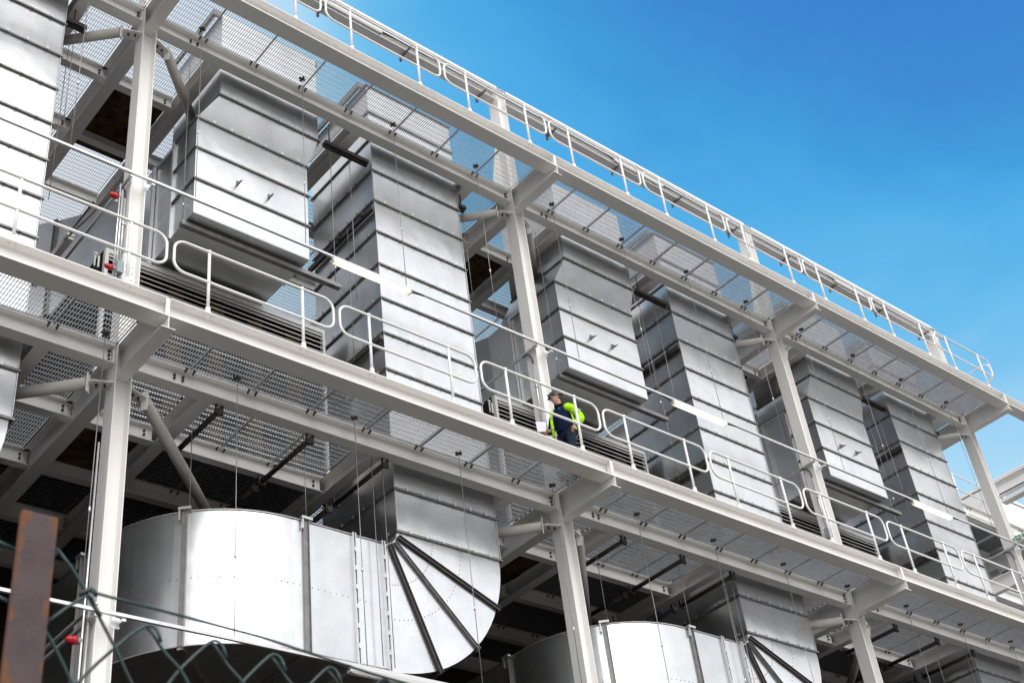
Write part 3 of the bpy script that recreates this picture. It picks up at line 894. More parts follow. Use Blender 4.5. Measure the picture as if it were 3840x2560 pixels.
def short_duct(x, k):
    t = empty('branch_duct', (x, 0, 0), f'short galvanised duct with flared hood above the louvre {BAY[k]}', 'duct', 'short branch ducts')
    X0, X1 = 1.11, 3.26
    Y0, Y1 = 1.60, 2.34
    zs = [3.33, 4.07, 4.775, 5.47]
    for a, c in zip(zs[:-1], zs[1:]):
        link('duct_section', section(X0, X1, Y0, Y1, a+0.004, c-0.004), t)
        # rear length of the side wall
        link('duct_section', section(X0+0.03, X1-0.03, Y1+0.02, 3.04, a, c), t)
    for z in zs[1:]:
        f = link('joint_flange', ring(X0, X1, Y0, Y1, z), t)
        if z > 5.4:
            for i in range(6):
                link('cleat', CLEAT, f, (X0+0.3+i*0.33, Y0, z+0.02))
    for yy in (Y1, 3.05):
        link('joint_flange', MB().box(X0-0.04, X0+0.02, yy-0.03, yy-0.006, 3.30, 5.46).box(X0-0.04, X0+0.02, yy+0.006, yy+0.03, 3.30, 5.46).box(X0, X1, yy-0.025, yy+0.025, 3.295, 3.326).mesh('joint_flange', 'strut'), t)
    # belly
    link('belly_sheet', MB().box(X0+0.002, X1-0.002, Y0+0.004, Y1-0.006, 3.322, 3.332).mesh('belly_sheet', 'galv'), t)
    link('belly_sheet', MB().box(X0+0.03, X1-0.03, Y1+0.03, 3.04, 3.318, 3.328).mesh('belly_sheet', 'galv'), t)
    # flared length and hood
    HX0, HX1 = 1.53, 3.52
    link('duct_section', section(X0, X1, Y0, 3.3, 5.474, 6.27, x0t=HX0, x1t=HX1), t)
    link('duct_section', section(HX0, HX1, Y0, 3.3, 6.28, 7.0), t)
    link('duct_section', section(HX0, HX1, Y0, 3.3, 7.01, 7.75), t)
    link('duct_section', section(HX0, HX1, Y0, 3.3, 7.76, 8.45), t)
    f = link('joint_flange', ring(HX0, HX1, Y0, 3.3, 6.275), t)
    for i in range(6):
        link('cleat', CLEAT, f, (HX0+0.25+i*0.31, Y0, 6.295))
    rim = MB()
    rim.box(HX0-0.12, HX1+0.12, Y0+0.1, Y0+0.16, 8.46, 8.58).box(HX0-0.12, HX0-0.06, Y0+0.16, 3.4, 8.46, 8.58)
    link('stack_rim', rim.mesh('stack_rim', 'flange'), t)
    # rear plenum whose wall turns away to the left
    path = [(X0, 3.06), (1.13, 3.75), (1.0, 4.05), (0.73, 4.56), (0.31, 5.13), (-0.2, 5.7), (-0.2, 6.9)]
    inner = [(X1, 3.06), (3.26, 4.0), (3.2, 4.6), (3.1, 5.1), (2.9, 5.6), (2.6, 6.2), (2.4, 6.9)]
    b = MB(); n = len(path)
    for pth in (path, inner):
        vs = [(p[0], p[1], z) for z in (3.32, 5.46) for p in pth]
        b.add(vs, [(i, i+1, n+i+1, n+i) for i in range(n-1)])
    for z in (3.32, 5.46):
        vs = [(p[0], p[1], z) for p in path]+[(p[0], p[1], z) for p in inner]
        b.add(vs, [(i, i+1, n+i+1, n+i) for i in range(n-1)])
    link('plenum', b.mesh('plenum', 'galv'), t)
    for (px, py), (qx, qy) in ((path[2], path[3]), (path[4], path[5])):
        d = Vector((qx-px, qy-py, 0)).normalized(); nn = Vector((-d.y, d.x, 0))
        if nn.x > 0: nn = -nn
        b = MB().obox(Vector((px, py, 4.39))+nn*0.02, d, nn, Vector((0, 0, 1)), 0.012, 0.025, 1.08)
        b.obox(Vector((px, py, 4.39))+nn*0.02+d*0.045, d, nn, Vector((0, 0, 1)), 0.012, 0.025, 1.08)
        link('joint_flange', b.mesh('joint_flange', 'flange'), t)
    # two angle brackets on the street face
    for bx, bz in ((1.875, 4.30), (2.474, 4.305)):
        b = MB().box(bx-0.014, bx+0.014, Y0-0.16, Y0-0.008, bz-0.012, bz-0.006).box(bx-0.014, bx+0.014, Y0-0.016, Y0-0.008, bz-0.02, bz+0.1)
        b.add([(bx-0.003, Y0-0.12, bz), (bx-0.003, Y0-0.012, bz), (bx-0.003, Y0-0.012, bz+0.09), (bx+0.003, Y0-0.12, bz), (bx+0.003, Y0-0.012, bz), (bx+0.003, Y0-0.012, bz+0.09)], [(0, 1, 2), (5, 4, 3), (0, 3, 4, 1), (1, 4, 5, 2), (2, 5, 3, 0)])
        link('bracket', b.mesh('bracket', 'flange'), t)
    # trapeze channel carrying the belly, with its two rods
    c = empty('trapeze_hanger', (x, 0, 0), f'twin channel hanger under the short duct {BAY[k]}', 'hanger', 'trapeze hangers')
    b = MB().box(1.03, 4.03, 1.80, 1.85, 3.20, 3.28).box(1.03, 4.03, 1.865, 1.90, 3.20, 3.28)
    link('channel', b.mesh('channel', 'flange'), c)
    for rx in (1.06, 3.95):
        link('rod', MB().tube([(rx, 1.85, 3.16), (rx, 1.85, H-0.02)], 0.007, 6).mesh('rod', 'rod'), c)
        link('coupler', MB().tube([(rx, 1.85, 3.62), (rx, 1.85, 3.69)], 0.016, 6).mesh('coupler', 'cleat'), c)
for k in (-1, 0, 1):
    short_duct(8.0*k, k)

# dark rail between the two ducts under the roof walkway
for k in (-2, -1, 0, 1):
    t = empty('support_rail', (8.0*k, 0, 0), f'dark twin channel rail beside the riser duct top {BAY[k]}', 'rail', 'dark support rails')
    for x0, x1 in (([(3.70, 4.66), (6.78, 6.98)] if k > -2 else [(6.78, 7.1)])):
        link('channel', MB().box(x0, x1, 1.62, 1.66, 6.36, 6.44).box(x0, x1, 1.68, 1.74, 6.34, 6.42).mesh('channel', 'pipe'), t)
        link('drop_rod', MB().tube([(x0+0.12, 1.68, 6.30), (x0+0.12, 1.68, H-0.2)], 0.012, 6).mesh('drop_rod', 'pipe'), t)

# ------------------------------------------------------------------ louvred plant screens
def louvre(x, k):
    t = empty('louvre_screen', (x, 0, 0), f'white louvred screen behind the middle walkway {BAY[k]}', 'louvre', 'louvred screens')
    x0, x1, y, zt = 0.31, 4.43, 2.95, 3.19
    b = MB().box(x0, x0+0.06, y-0.03, y+0.05, 0.04, zt).box(x1-0.05, x1, y-0.03, y+0.05, 0.04, zt)
    b.box(x0+0.06, x1-0.05, y-0.03, y+0.05, zt-0.085, zt)
    link('frame', b.mesh('frame', 'slat'), t)
    link('frame', MB().box(x0+0.07, x1-0.06, y-0.012, y+0.05, zt-0.135, zt-0.105).mesh('frame', 'slat'), t)
    sl = MB().add([(x0+0.06, -0.018, 0), (x1-0.05, -0.018, 0), (x1-0.05, 0.010, 0.012), (x0+0.06, 0.010, 0.012),
                   (x0+0.06, -0.018, 0.016), (x1-0.05, -0.018, 0.016), (x1-0.05, 0.010, 0.022), (x0+0.06, 0.010, 0.022)],
                  [(0, 3, 2, 1), (4, 5, 6, 7), (0, 1, 5, 4), (1, 2, 6, 5), (2, 3, 7, 6), (3, 0, 4, 7)]).mesh('slat', 'slat')
    for i in range(30):
        z = zt-0.215-i*0.098
        if z < 0.1: break
        link('slat', sl, t, (0, y, z))
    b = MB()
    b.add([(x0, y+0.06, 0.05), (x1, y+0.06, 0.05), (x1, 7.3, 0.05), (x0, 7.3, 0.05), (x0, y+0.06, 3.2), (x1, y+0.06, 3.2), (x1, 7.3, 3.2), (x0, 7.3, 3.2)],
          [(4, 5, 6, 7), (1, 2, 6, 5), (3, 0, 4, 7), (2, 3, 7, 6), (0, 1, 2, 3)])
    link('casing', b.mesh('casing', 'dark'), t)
    for i in range(5):
        xx = x0+0.5+i*0.75
        link('baffle', MB().box(xx, xx+0.28, y+0.25, y+0.3, 0.1, 3.1).mesh('baffle', 'brown'), t)
for k in (-1, 0, 1):
    louvre(8.0*k, k)

# ------------------------------------------------------------------ hanger rods and the long lighting channel
def light(x, z, y, lit, label, parent_group):
    t = empty('strip_light', (x, y, z), label, 'light', parent_group)
    L_ = 1.58
    prof = [(-0.05, 0.015), (-0.046, -0.025), (-0.032, -0.052), (0.032, -0.052), (0.046, -0.025), (0.05, 0.015)]
    b = MB().extr(prof, 0, 0.03, L_-0.03)
    link('diffuser', b.mesh('diffuser', 'lens_on' if lit else 'lens_off'), t)
    link('housing', MB().box(0.0, L_, -0.05, 0.05, 0.0165, 0.04).box(0, 0.028, -0.044, 0.044, -0.04, 0.016).box(L_-0.028, L_, -0.044, 0.044, -0.04, 0.016).mesh('housing', 'slat'), t)
    for sy in (-0.03, 0.03):
        link('tube', MB().tube([(0.10, sy*0.45, -0.047), (L_-0.10, sy*0.45, -0.047)], 0.012, 8).mesh('tube', 'tube_on' if lit else 'lens_off'), t)
    link('cable_tail', MB().tube([(0, 0, 0), (-0.12, 0, 0.03), (-0.25, 0, 0.05)], 0.012, 6).tube([(L_, 0, 0), (L_+0.12, 0, 0.03), (L_+0.3, 0, 0.05)], 0.012, 6).mesh('cable_tail', 'black'), t)
STR = 3.06
for lv, zc, lb in ((0, STR, 'above the middle walkway'), (-1, -4.02, 'below the middle walkway'), (1, H+2.61, 'above the upper walkway')):
    x0, x1 = -20, (16.35 if lv >= 0 else 24)
    if lv == 1: x1 = 16.3
    t = empty('lighting_channel', (0, 1.1, zc), f'long thin zinc channel carrying strip lights {lb}', 'channel', 'lighting channels')
    link('channel', MB().box(x0, x1, -0.021, 0.021, 0, 0.042).mesh('channel', 'strut'), t)
    for k in (-1, 0, 1, 2):
        bx = 8*k+0.16
        if lv < 1:
            b = MB().box(bx, bx+0.045, 0.0, 0.14, -0.045, -0.004).box(bx-0.08, bx+0.02, 0.115, 0.135, -0.10, 0.04)
            link('bracket', b.mesh('bracket', 'cleat'), t)
    for k in (-2, -1, 0, 1):
        if lv == -1 and k == -2: continue
        lx = 8*k+3.36
        if lv == 1: lx = 8*k+3.2
        lit = lv == 0
        light(lx, zc-0.055, 1.1, lit, f'{"lit" if lit else "unlit"} strip light {lb} {BAY[k]}', 'strip lights')
# roof rail beam with little arms that carry the channel
ROOFB = MB().extr([(1.37+p, q) for p, q in ibeam(0.2, 0.3, 0.01, 0.014, 0.018)], 0, 0.13, 7.87).mesh('roof_rail_beam', 'white')
for k in (-2, -1, 0, 1):
    o = link('roof_rail_beam', ROOFB, None, (8.0*k, 0, H+3.0), 0, f'white beam joining the column tops {BAY[k]}', 'beam', 'roof rail beams')
    link('angle', MB().box(0.13, 7.87, 1.17, 1.255, -0.03, -0.018).box(0.13, 7.87, 1.17, 1.182, -0.09, -0.03).mesh('angle', 'white'), o)
    for i in range(4):
        bx = 1.52+i*2.0
        b = MB().box(bx, bx+0.03, 1.06, 1.50, -0.35, -0.31).box(bx-0.01, bx+0.04, 1.46, 1.50, -0.42, -0.27)
        link('arm', b.mesh('arm', 'flange'), o)

for lv in (0, 1):
    z = H*lv
    off = 0.87 if lv else 1.64
    for k in (-2, -1, 0, 1):
        for i in range(4):
            xx = 8*k+off+2*i
            zb = STR+0.03 if lv else -3.98
            t = empty('hanger_rod', (xx, 1.09, z), f'thin hanger rod, {ORD[i]} from left under the {LEV[lv]} {BAY[k]}', 'rod', 'hanger rods')
            j = (random.random()-0.5)*0.03
            link('rod', MB().tube([(0, 0, 0.0), (j, 0, (zb-z))], 0.0062, 6).mesh('rod', 'rod'), t)
            zc = (zb-z)*(0.62+0.1*random.random())
            link('coupler', MB().tube([(j*0.6, 0, zc), (j*0.6, 0, zc+0.07)], 0.015, 6).mesh('coupler', 'cleat'), t)
            link('clip', MB().box(-0.06, 0.06, -0.02, 0.02, -0.02, 0.0).box(-0.02, 0.02, -0.06, 0.06, -0.025, -0.005).mesh('clip', 'bolt'), t)

# rods beside the ducts (upper storey) and over the curved ducts (lower storey)
n_side = 0
for k in (-2, -1, 0, 1):
    for i, (rx, ry, z1, z2) in enumerate(((4.28, 1.72, 6.34, 3.0), (4.66, 1.58, 6.3, 5.2), (6.95, 1.72, 6.34, 4.2), (7.12, 2.4, H, 3.2), (7.3, 3.2, H, 3.2), (4.58, 2.3, 5.2, 2.2))):
        t = link('drop_rod', MB().tube([(0, 0, 0), (0, 0, z2-z1)], 0.0065, 6).mesh('drop_rod', 'rod'), None, (8*k+rx, ry, z1), 0, f'slim rod, {ORD[i]} from left, beside the tall riser duct {BAY[k]}', 'rod', 'rods beside riser ducts')
    for i, (rx, ry, z1, z2) in enumerate(((1.47, 2.05, -0.42, -1.66), (3.05, 1.56, -0.42, -1.66), (0.0+4.42, 1.50, -0.3, -3.7), (4.22, 1.50, -0.3, -3.7))):
        t = link('drop_rod', MB().tube([(0, 0, 0), (0, 0, z2-z1)], 0.0065, 6).mesh('drop_rod', 'rod'), None, (8*k+rx, ry, z1), 0, f'slim rod, {ORD[i]} from left, over the curved lower duct {BAY[k]}', 'rod', 'rods over curved ducts')
# dark support tubes slung under the middle walkway
for k in (-2, -1, 0, 1, 2):
    for i, px in enumerate((1.55, 3.06, 4.42)):
        for j, (y0, y1) in enumerate(((1.40, 2.80), (2.95, 4.25))):
            if j == 1 and i == 0: continue
            t = empty('support_tube', (8*k+px, 0, -0.40), f'dark tube, {ORD[i]} in the {"front" if j == 0 else "rear"} row, under middle walkway {BAY[k]}', 'tube', 'dark support tubes')
            link('tube', MB().tube([(0, y0, 0), (0, y1, 0)], 0.042, 10).mesh('tube', 'pipe'), t)
            for yy in (y0+0.03, y1-0.03):
                link('hook', MB().box(-0.05, 0.05, yy-0.02, yy+0.02, -0.07, -0.04).box(-0.06, -0.04, yy-0.02, yy+0.02, -0.07, 0.09).box(0.04, 0.06, yy-0.02, yy+0.02, -0.07, 0.09).mesh('hook', 'pipe'), t)

# ------------------------------------------------------------------ services on the columns
def services(k):
    x = 8.0*k
    cn = COLN[k]
    t = empty('cross_channel', (x-0.17, 1.1, STR-0.05), f'zinc channel reaching back past the {cn} above the middle walkway', 'channel', 'cross channels')
    link('channel', MB().box(-0.021, 0.021, 0.0, 2.3, 0, 0.042).mesh('channel', 'strut'), t)
    link('channel', MB().box(-0.18, -0.15, 0.9, 2.4, 0.1, 0.13).mesh('channel', 'flange'), t) if k == -1 else None
    c = empty('conduit', (x-0.155, 1.30, 0), f'zinc conduit with black cable loop on the left face of the {cn}', 'conduit', 'column conduits')
    link('pipe', MB().tube([(0, 0, 1.45), (0, 0, 2.72)], 0.014, 8).mesh('pipe', 'cleat'), c)
    link('cable', MB().tube([(0, 0, 2.72), (0.0, 0.01, 2.86), (-0.01, 0.06, 2.96), (-0.02, 0.14, 3.0), (-0.02, 0.22, 3.0)], 0.013, 8).mesh('cable', 'black'), c)
    link('switch_box', MB().box(-0.06, 0.05, -0.07, 0.05, 1.25, 1.45).mesh('switch_box', 'grey'), c)
    for z in (1.7, 2.2):
        link('saddle', MB().box(-0.03, 0.03, -0.022, 0.02, z, z+0.03).mesh('saddle', 'strut'), c)
for k in (-1, 0, 1, 2):
    services(k)
# extra conduits and red sounders on the leftmost column
c = empty('conduit', (-8.20, 1.28, 0), 'cluster of three zinc conduits left of the leftmost column', 'conduit')
for i, dx in enumerate((-0.05, -0.01)):
    link('pipe', MB().tube([(dx, 0, 1.2), (dx, 0, 2.95-0.1*i)], 0.014, 8).mesh('pipe', 'cleat'), c)
link('pipe', MB().tube([(-0.06, 0, 2.9), (-0.07, 0.15, 2.92), (-0.2, 0.7, 2.75), (-0.3, 1.3, 2.7)], 0.014, 8).mesh('pipe', 'flange'), c)
def beacon(loc, label, s=1.0):
    t = empty('beacon', loc, label, 'beacon', 'red sounders')
    link('dome', MB().ball((0, 0, 0), (0.10*s, 0.06*s, 0.065*s), 14, 8).ball((0.05*s, 0, 0), (0.07*s, 0.068*s, 0.075*s), 14, 8).mesh('dome', 'red'), t)
    link('base', MB().tube([(0.10*s, 0, 0), (0.16*s, 0, 0)], 0.055*s, 12).mesh('base', 'grey'), t)
beacon((-8.34, 1.3, 2.70), 'red sounder beacon left of the leftmost column, above the middle handrail', 0.75)
beacon((-8.36, 1.2, 1.24), 'small red sounder low beside the leftmost column at the middle walkway', 0.65)
beacon((-8.36, 1.3, -4.32), 'red sounder beacon low on the leftmost column below the middle walkway', 0.75)
c = empty('conduit', (-8.20, 1.28, -7), 'pair of zinc conduits running down the lower leftmost column', 'conduit')
for i, dx in enumerate((-0.04, 0.02)):
    link('pipe', MB().tube([(dx, 0, 0), (dx, 0, 5.4-2.3*i)], 0.014, 8).mesh('pipe', 'cleat'), c)
t = empty('cross_channel', (-8.17, 1.1, -4.07), 'zinc channel reaching back past the leftmost column below the middle walkway', 'channel')
link('channel', MB().box(-0.021, 0.021, 0.0, 1.9, 0, 0.042).box(-0.021, 0.021, 0.0, 1.9, 0.15, 0.18).mesh('channel', 'strut'), t)
light_x = -8.33
t = empty('strip_light', (-8.34, 2.75, 3.0), 'unlit strip light mounted across the bay left of the leftmost column', 'light', 'strip lights')
link('housing', MB().box(-0.06, 0.06, 0, 1.4, 0.0, 0.04).mesh('housing', 'slat'), t)
link('diffuser', MB().box(-0.055, 0.055, 0.02, 1.38, -0.06, -0.001).mesh('diffuser', 'lens_off'), t)
# a white bracket assembly left of the first louvre and the box by each
for k in (-1, 0):
    t = link('access_bracket', MB().box(-0.01, 0.01, 0, 0.02, 2.72, 2.98).box(0.05, 0.075, 0, 0.02, 2.72, 2.95).box(-0.02, 0.03, 0.0, 0.02, 2.95, 3.0).mesh('access_bracket', 'slat'), None, (8*k+0.14, 2.9, 0), 0, f'small white bracket standing left of the louvred screen {BAY[k]}', 'bracket', 'louvre brackets')

# ------------------------------------------------------------------ exit sign by the rightmost column
t = empty('exit_sign', (15.9, 0, 3.0), 'green running man exit sign hanging by the rightmost column', 'sign')
link('panel', MB().box(-0.008, 0.008, 0.55, 1.19, 0.185, 0.285).mesh('panel', 'sign_white'), t)
gm = MB()
for (y0, y1, z0, z1) in ((1.145, 1.17, 0.195, 0.275), (0.96, 1.10, 0.195, 0.21), (0.96, 1.10, 0.26, 0.275), (1.075, 1.10, 0.21, 0.26), (0.96, 0.985, 0.21, 0.26), (0.87, 0.90, 0.195, 0.275), (0.84, 0.87, 0.195, 0.225), (0.79, 0.82, 0.195, 0.275), (0.62, 0.74, 0.195, 0.275)):
    gm.box(-0.0125, -0.0085, y0, y1, z0, z1)
link('pictogram', gm.mesh('pictogram', 'sign_green'), t)
link('arm', MB().box(-0.02, 0.02, 0.5, 1.5, 0.10, 0.14).box(-0.02, 0.02, 0.6, 0.64, 0.14, 0.184).box(-0.02, 0.02, 1.1, 1.14, 0.14, 0.184).mesh('arm', 'strut'), t)

# ------------------------------------------------------------------ what stands behind the right end
t = empty('roof_cabin', (21.72, 4.19, H), 'white clad roof cabin behind the right end, above the rear deck', 'building')
link('wall', MB().box(0, 8, 0, 3.6, 0.05, 0.93).mesh('wall', 'clad'), t)
link('parapet', MB().box(-0.03, 8, -0.03, 3.6, 0.97, 1.08).mesh('parapet', 'clad'), t)
link('shadow_gap', MB().box(0.02, 7.9, 0.02, 3.6, 0.931, 0.969).mesh('shadow_gap', 'grey'), t)
for i in range(7):
    link('cladding_rib', MB().box(-0.008, -0.001, 0.25+i*0.4, 0.265+i*0.4, 0.06, 0.93).mesh('cladding_rib', 'clad'), t)
link('corner_trim', MB().box(-0.02, 0.1, -0.025, -0.001, 0.05, 0.93).mesh('corner_trim', 'clad'), t)
t = empty('gantry_beam', (21.72, 0, H), 'white slotted gantry beam reaching out from the roof cabin at the right edge', 'beam')
link('top_plate', MB().box(-0.04, 0.12, -3, 4.14, 0.90, 1.02).mesh('top_plate', 'clad'), t)
link('slot', MB().box(-0.043, -0.041, -3, 4.1, 0.945, 0.958).mesh('slot', 'grey'), t)
link('beam', MB().extr([(0.10+p, q) for p, q in ibeam(0.2, 0.42, 0.012, 0.02, 0.02, 0.88)], 1, -3, 3.75).mesh('beam', 'white'), t)
link('cable', MB().tube([(0.0, 3.7, 0.50), (0.0, 1.0, 0.47), (0, -3, 0.47)], 0.02, 6).mesh('cable', 'pipe'), t)
link('tray', MB().box(-0.05, 0.25, -3, 3.7, 0.2, 0.3).mesh('tray', 'slat'), t)
t = empty('rear_handrail', (17.25, 4.25, H), 'slim white handrail along the rear roof deck behind the right end', 'handrail')
for zz in (0.58, 1.13):
    link('rail', MB().tube([(-1.2, 0, zz), (14, 0, zz)], 0.021, 8).mesh('rail', 'rail'), t)
for i in range(5):
    link('post', POST, t, (3.03*i, 0, 0))
E_ = MB().extr([(p, q) for p, q in ibeam(0.2, 0.45, 0.012, 0.016, 0.02)], 0, 0.12, 16).mesh('rear_edge_beam', 'white')
o = link('rear_edge_beam', E_, None, (16.0, 4.24, H+0.01), 0, 'white edge beam of the rear roof deck behind the right end', 'beam')
for bx in (4.45, 4.6, 7.3, 7.45):
    link('bolt', BOLTY, o, (bx, -0.01, -0.08))
t = empty('rear_cabin', (24, 5.3, 6.3), 'bright white clad box seen under the rear deck at the right', 'building')
link('wall', MB().box(0, 6, 0, 4.5, 0, 0.62).mesh('wall', 'clad'), t)
link('ledge', MB().box(-0.05, 0.3, -0.3, 0.25, -0.12, -0.002).mesh('ledge', 'blue'), t)
link('switch_box', MB().box(-0.12, -0.002, 0.35, 0.62, 0.02, 0.16).mesh('switch_box', 'grey'), t)
link('button', MB().ball((-0.06, 0.85, 0.06), 0.06, 10, 6).mesh('button', 'red'), t)
link('rear_cross_beam', MB().extr([(p, q) for p, q in ibeam(0.2, 0.42, 0.012, 0.018, 0.02)], 1, 1.6, 4.17).mesh('rear_cross_beam', 'white'), None, (20.0, 0, 4.38), 0, 'white cross beam low behind the rightmost column', 'beam')
link('rear_low_beam', MB().extr([(p, q) for p, q in ibeam(0.2, 0.36, 0.012, 0.018, 0.02)], 0, 0, 10).mesh('rear_low_beam', 'white'), None, (17.0, 4.28, 4.38), 0, 'white beam running right behind the rightmost column, below the rear deck', 'beam')
rg = empty('rear_grating', (17.0, 4.4, 4.36), 'grey grating floor low behind the rightmost column', 'grating')
for i in range(8):
    link('grating_panel', small_grating(0.98, 2.5), rg, (0.5+i, 0, 0))
g = MB().box(9.5, 15.9, 7.6, 7.7, 0.0, 5.5).mesh('white_wall', 'clad')
link('white_wall', g, None, (0, 0, 0), 0, 'white rear wall glimpsed behind the risers in the right-hand bay', 'wall')

# ------------------------------------------------------------------ foreground chain link fence
FY = CAM.y+1.6
t = empty('chain_link_fence', (-13.537, FY, GZ), 'green chain link fence on a rusty square post, close up at the lower left', 'fence')
pt = -10.247-GZ
def fence_post(dx):
    m = MB().box(-0.0258, 0.0258, -0.004, 0.006, -pt+0.02, 0.0).mesh('post', 'rust')
    o = link('post', m, t, (dx-0.0125, -0.035, pt-0.0215)); bevel(o, 0.0025, 3)
    return o
fence_post(0); fence_post(-2.6); fence_post(2.6)
def W_(pts, r=0.0024, nm='wire'):
    p = [((q[0]+13.537), (q[2] if len(q) > 2 else -0.012), q[1]-GZ) for q in pts]
    # round the corners a little
    out = []
    for i, q in enumerate(p):
        q = Vector(q)
        if 0 < i < len(p)-1:
            a = Vector(p[i-1]); b = Vector(p[i+1])
            la = min(0.010, (a-q).length*0.4); lb = min(0.010, (b-q).length*0.4)
            qa = q+(a-q).normalized()*la; qb = q+(b-q).normalized()*lb
            out += [qa, (qa+qb+q*2)/4, qb]
        else: out.append(q)
    link(nm, MB().tube(out, r, 8).mesh('wire', 'green'), t)
W_([(-13.64, -10.300), (-13.56, -10.312, -0.002), (-13.51, -10.308)], 0.0026)
W_([(-13.512, -10.300), (-13.487, -10.325), (-13.462, -10.358), (-13.440, -10.392), (-13.42, -10.427, -0.016), (-13.392, -10.470), (-13.362, -10.508, -0.008), (-13.30, -10.60)])
W_([(-13.52, -10.418), (-13.49, -10.385), (-13.462, -10.36, -0.018), (-13.451, -10.372), (-13.444, -10.390, -0.02)])
W_([(-13.62, -10.38), (-13.55, -10.398), (-13.513, -10.428, -0.014), (-13.489, -10.462), (-13.462, -10.503, -0.008), (-13.40, -10.60)])
W_([(-13.60, -10.60), (-13.53, -10.545), (-13.47, -10.493, -0.016), (-13.440, -10.455), (-13.418, -10.430, -0.006), (-13.391, -10.400), (-13.368, -10.384, -0.014), (-13.358, -10.392, -0.018), (-13.353, -10.410, -0.02)])
tops = [(-13.366, -10.386), (-13.265, -10.388), (-13.166, -10.390), (-13.067, -10.392), (-12.967, -10.394), (-12.867, -10.396)]
for i, (tx, tz) in enumerate(tops):
    W_([(tx-0.003, tz-0.001, -0.008), (tx+0.004, tz-0.010), (tx+0.022, tz-0.034), (tx+0.046, tz-0.056, -0.016), (tx+0.075, tz-0.095), (tx+0.10, tz-0.125, -0.006), (tx+0.16, tz-0.21)])
    if i > 0:
        W_([(tx-0.16, tz-0.19), (tx-0.102, tz-0.118, -0.006), (tx-0.075, tz-0.085), (tx-0.052, tz-0.053, -0.004), (tx-0.024, tz-0.02), (tx-0.002, tz+0.002, -0.014), (tx+0.010, tz-0.006, -0.018), (tx+0.015, tz-0.026, -0.02)])
# tension wire
W_([(-13.462, -10.358, -0.02), (-13.40, -10.362, -0.022), (-13.19, -10.3715, -0.022), (-13.0, -10.392, -0.022), (-10.95, -10.52, -0.022)], 0.0022)
W_([(-13.474, -10.364, -0.016), (-13.460, -10.350, -0.018), (-13.452, -10.362, -0.02)], 0.0035, 'tie')
# remaining mesh down to the ground
net = MB()
z0 = -10.60-GZ
for i in range(-52, 53):
    x0 = i*0.1
    n = int(z0/0.1)
    net.tube([(x0+((j % 2)*0.05), -0.012, z0-j*0.1) for j in range(n+1)], 0.0023, 4, caps=False)
    net.tube([(x0-((j % 2)*0.05), -0.015, z0-j*0.1) for j in range(n+1)], 0.0023, 4, caps=False)
link('mesh', net.mesh('mesh', 'green'), t, kind='stuff')
pass

# ------------------------------------------------------------------ the man on the walkway
def skin_obj(name, pts, edges, m, parent, sub=2, root=0, label=None, kind=None):
    me = bpy.data.meshes.new(name)
    me.from_pydata([p[0] for p in pts], edges, [])
    me.materials.append(M[m])
    o = link(name, me, parent)
    sk = o.modifiers.new('skin', 'SKIN')
    sk.use_smooth_shade = True
    lay = me.skin_vertices[0].data if me.skin_vertices else None
    if lay is None:
        bm = bmesh.new(); bm.from_mesh(me); bm.verts.layers.skin.verify(); bm.to_mesh(me); bm.free()
        lay = me.skin_vertices[0].data
    for i, p in enumerate(pts):
        r_ = p[1]
        lay[i].radius = r_ if isinstance(r_, tuple) else (r_, r_)
        lay[i].use_root = (i == root)
    if sub:
        s_ = o.modifiers.new('sub', 'SUBSURF'); s_.levels = sub; s_.render_levels = sub
    if label: o['label'] = label
    return o

A = R(186)
per = empty('person', (-0.145, 0.78, 0.036), 'man in dark helmet, navy fleece and open yellow hi-vis jacket, holding papers', 'person', None, A)
per.scale = (0.955, 0.955, 0.955)
# local axes: +x forward, +y his left, z up
body = [((0, 0, 0.95), (0.12, 0.09)), ((0.01, 0, 1.12), (0.11, 0.08)), ((0.03, 0, 1.32), (0.12, 0.08)), ((0.05, 0, 1.42), (0.09, 0.07)),
        ((0.085, 0, 1.50), 0.055), ((0.11, 0, 1.57), 0.06), ((0.12, 0, 1.64), (0.078, 0.09)), ((0.115, 0, 1.71), (0.06, 0.07)),
        ((0, 0.10, 0.90), 0.095), ((0.03, 0.11, 0.50), 0.062), ((-0.02, 0.11, 0.10), 0.042), ((0.13, 0.12, 0.045), 0.035),
        ((0, -0.10, 0.90), 0.095), ((0.10, -0.11, 0.50), 0.062), ((0.08, -0.11, 0.10), 0.042), ((0.22, -0.12, 0.045), 0.035),
        ((0.0, 0.15, 1.37), 0.03), ((-0.14, 0.27, 1.16), 0.046), ((0.05, 0.24, 0.96), 0.03),
        ((0.02, -0.15, 1.37), 0.03), ((0.06, -0.26, 1.11), 0.046), ((0.28, -0.17, 0.95), 0.03)]
be = [(0, 1), (1, 2), (2, 3), (3, 4), (4, 5), (5, 6), (6, 7), (0, 8), (8, 9), (9, 10), (10, 11), (0, 12), (12, 13), (13, 14), (14, 15), (3, 16), (16, 17), (17, 18), (3, 19), (19, 20), (20, 21)]
skin_obj('body', body, be, 'skin', per)
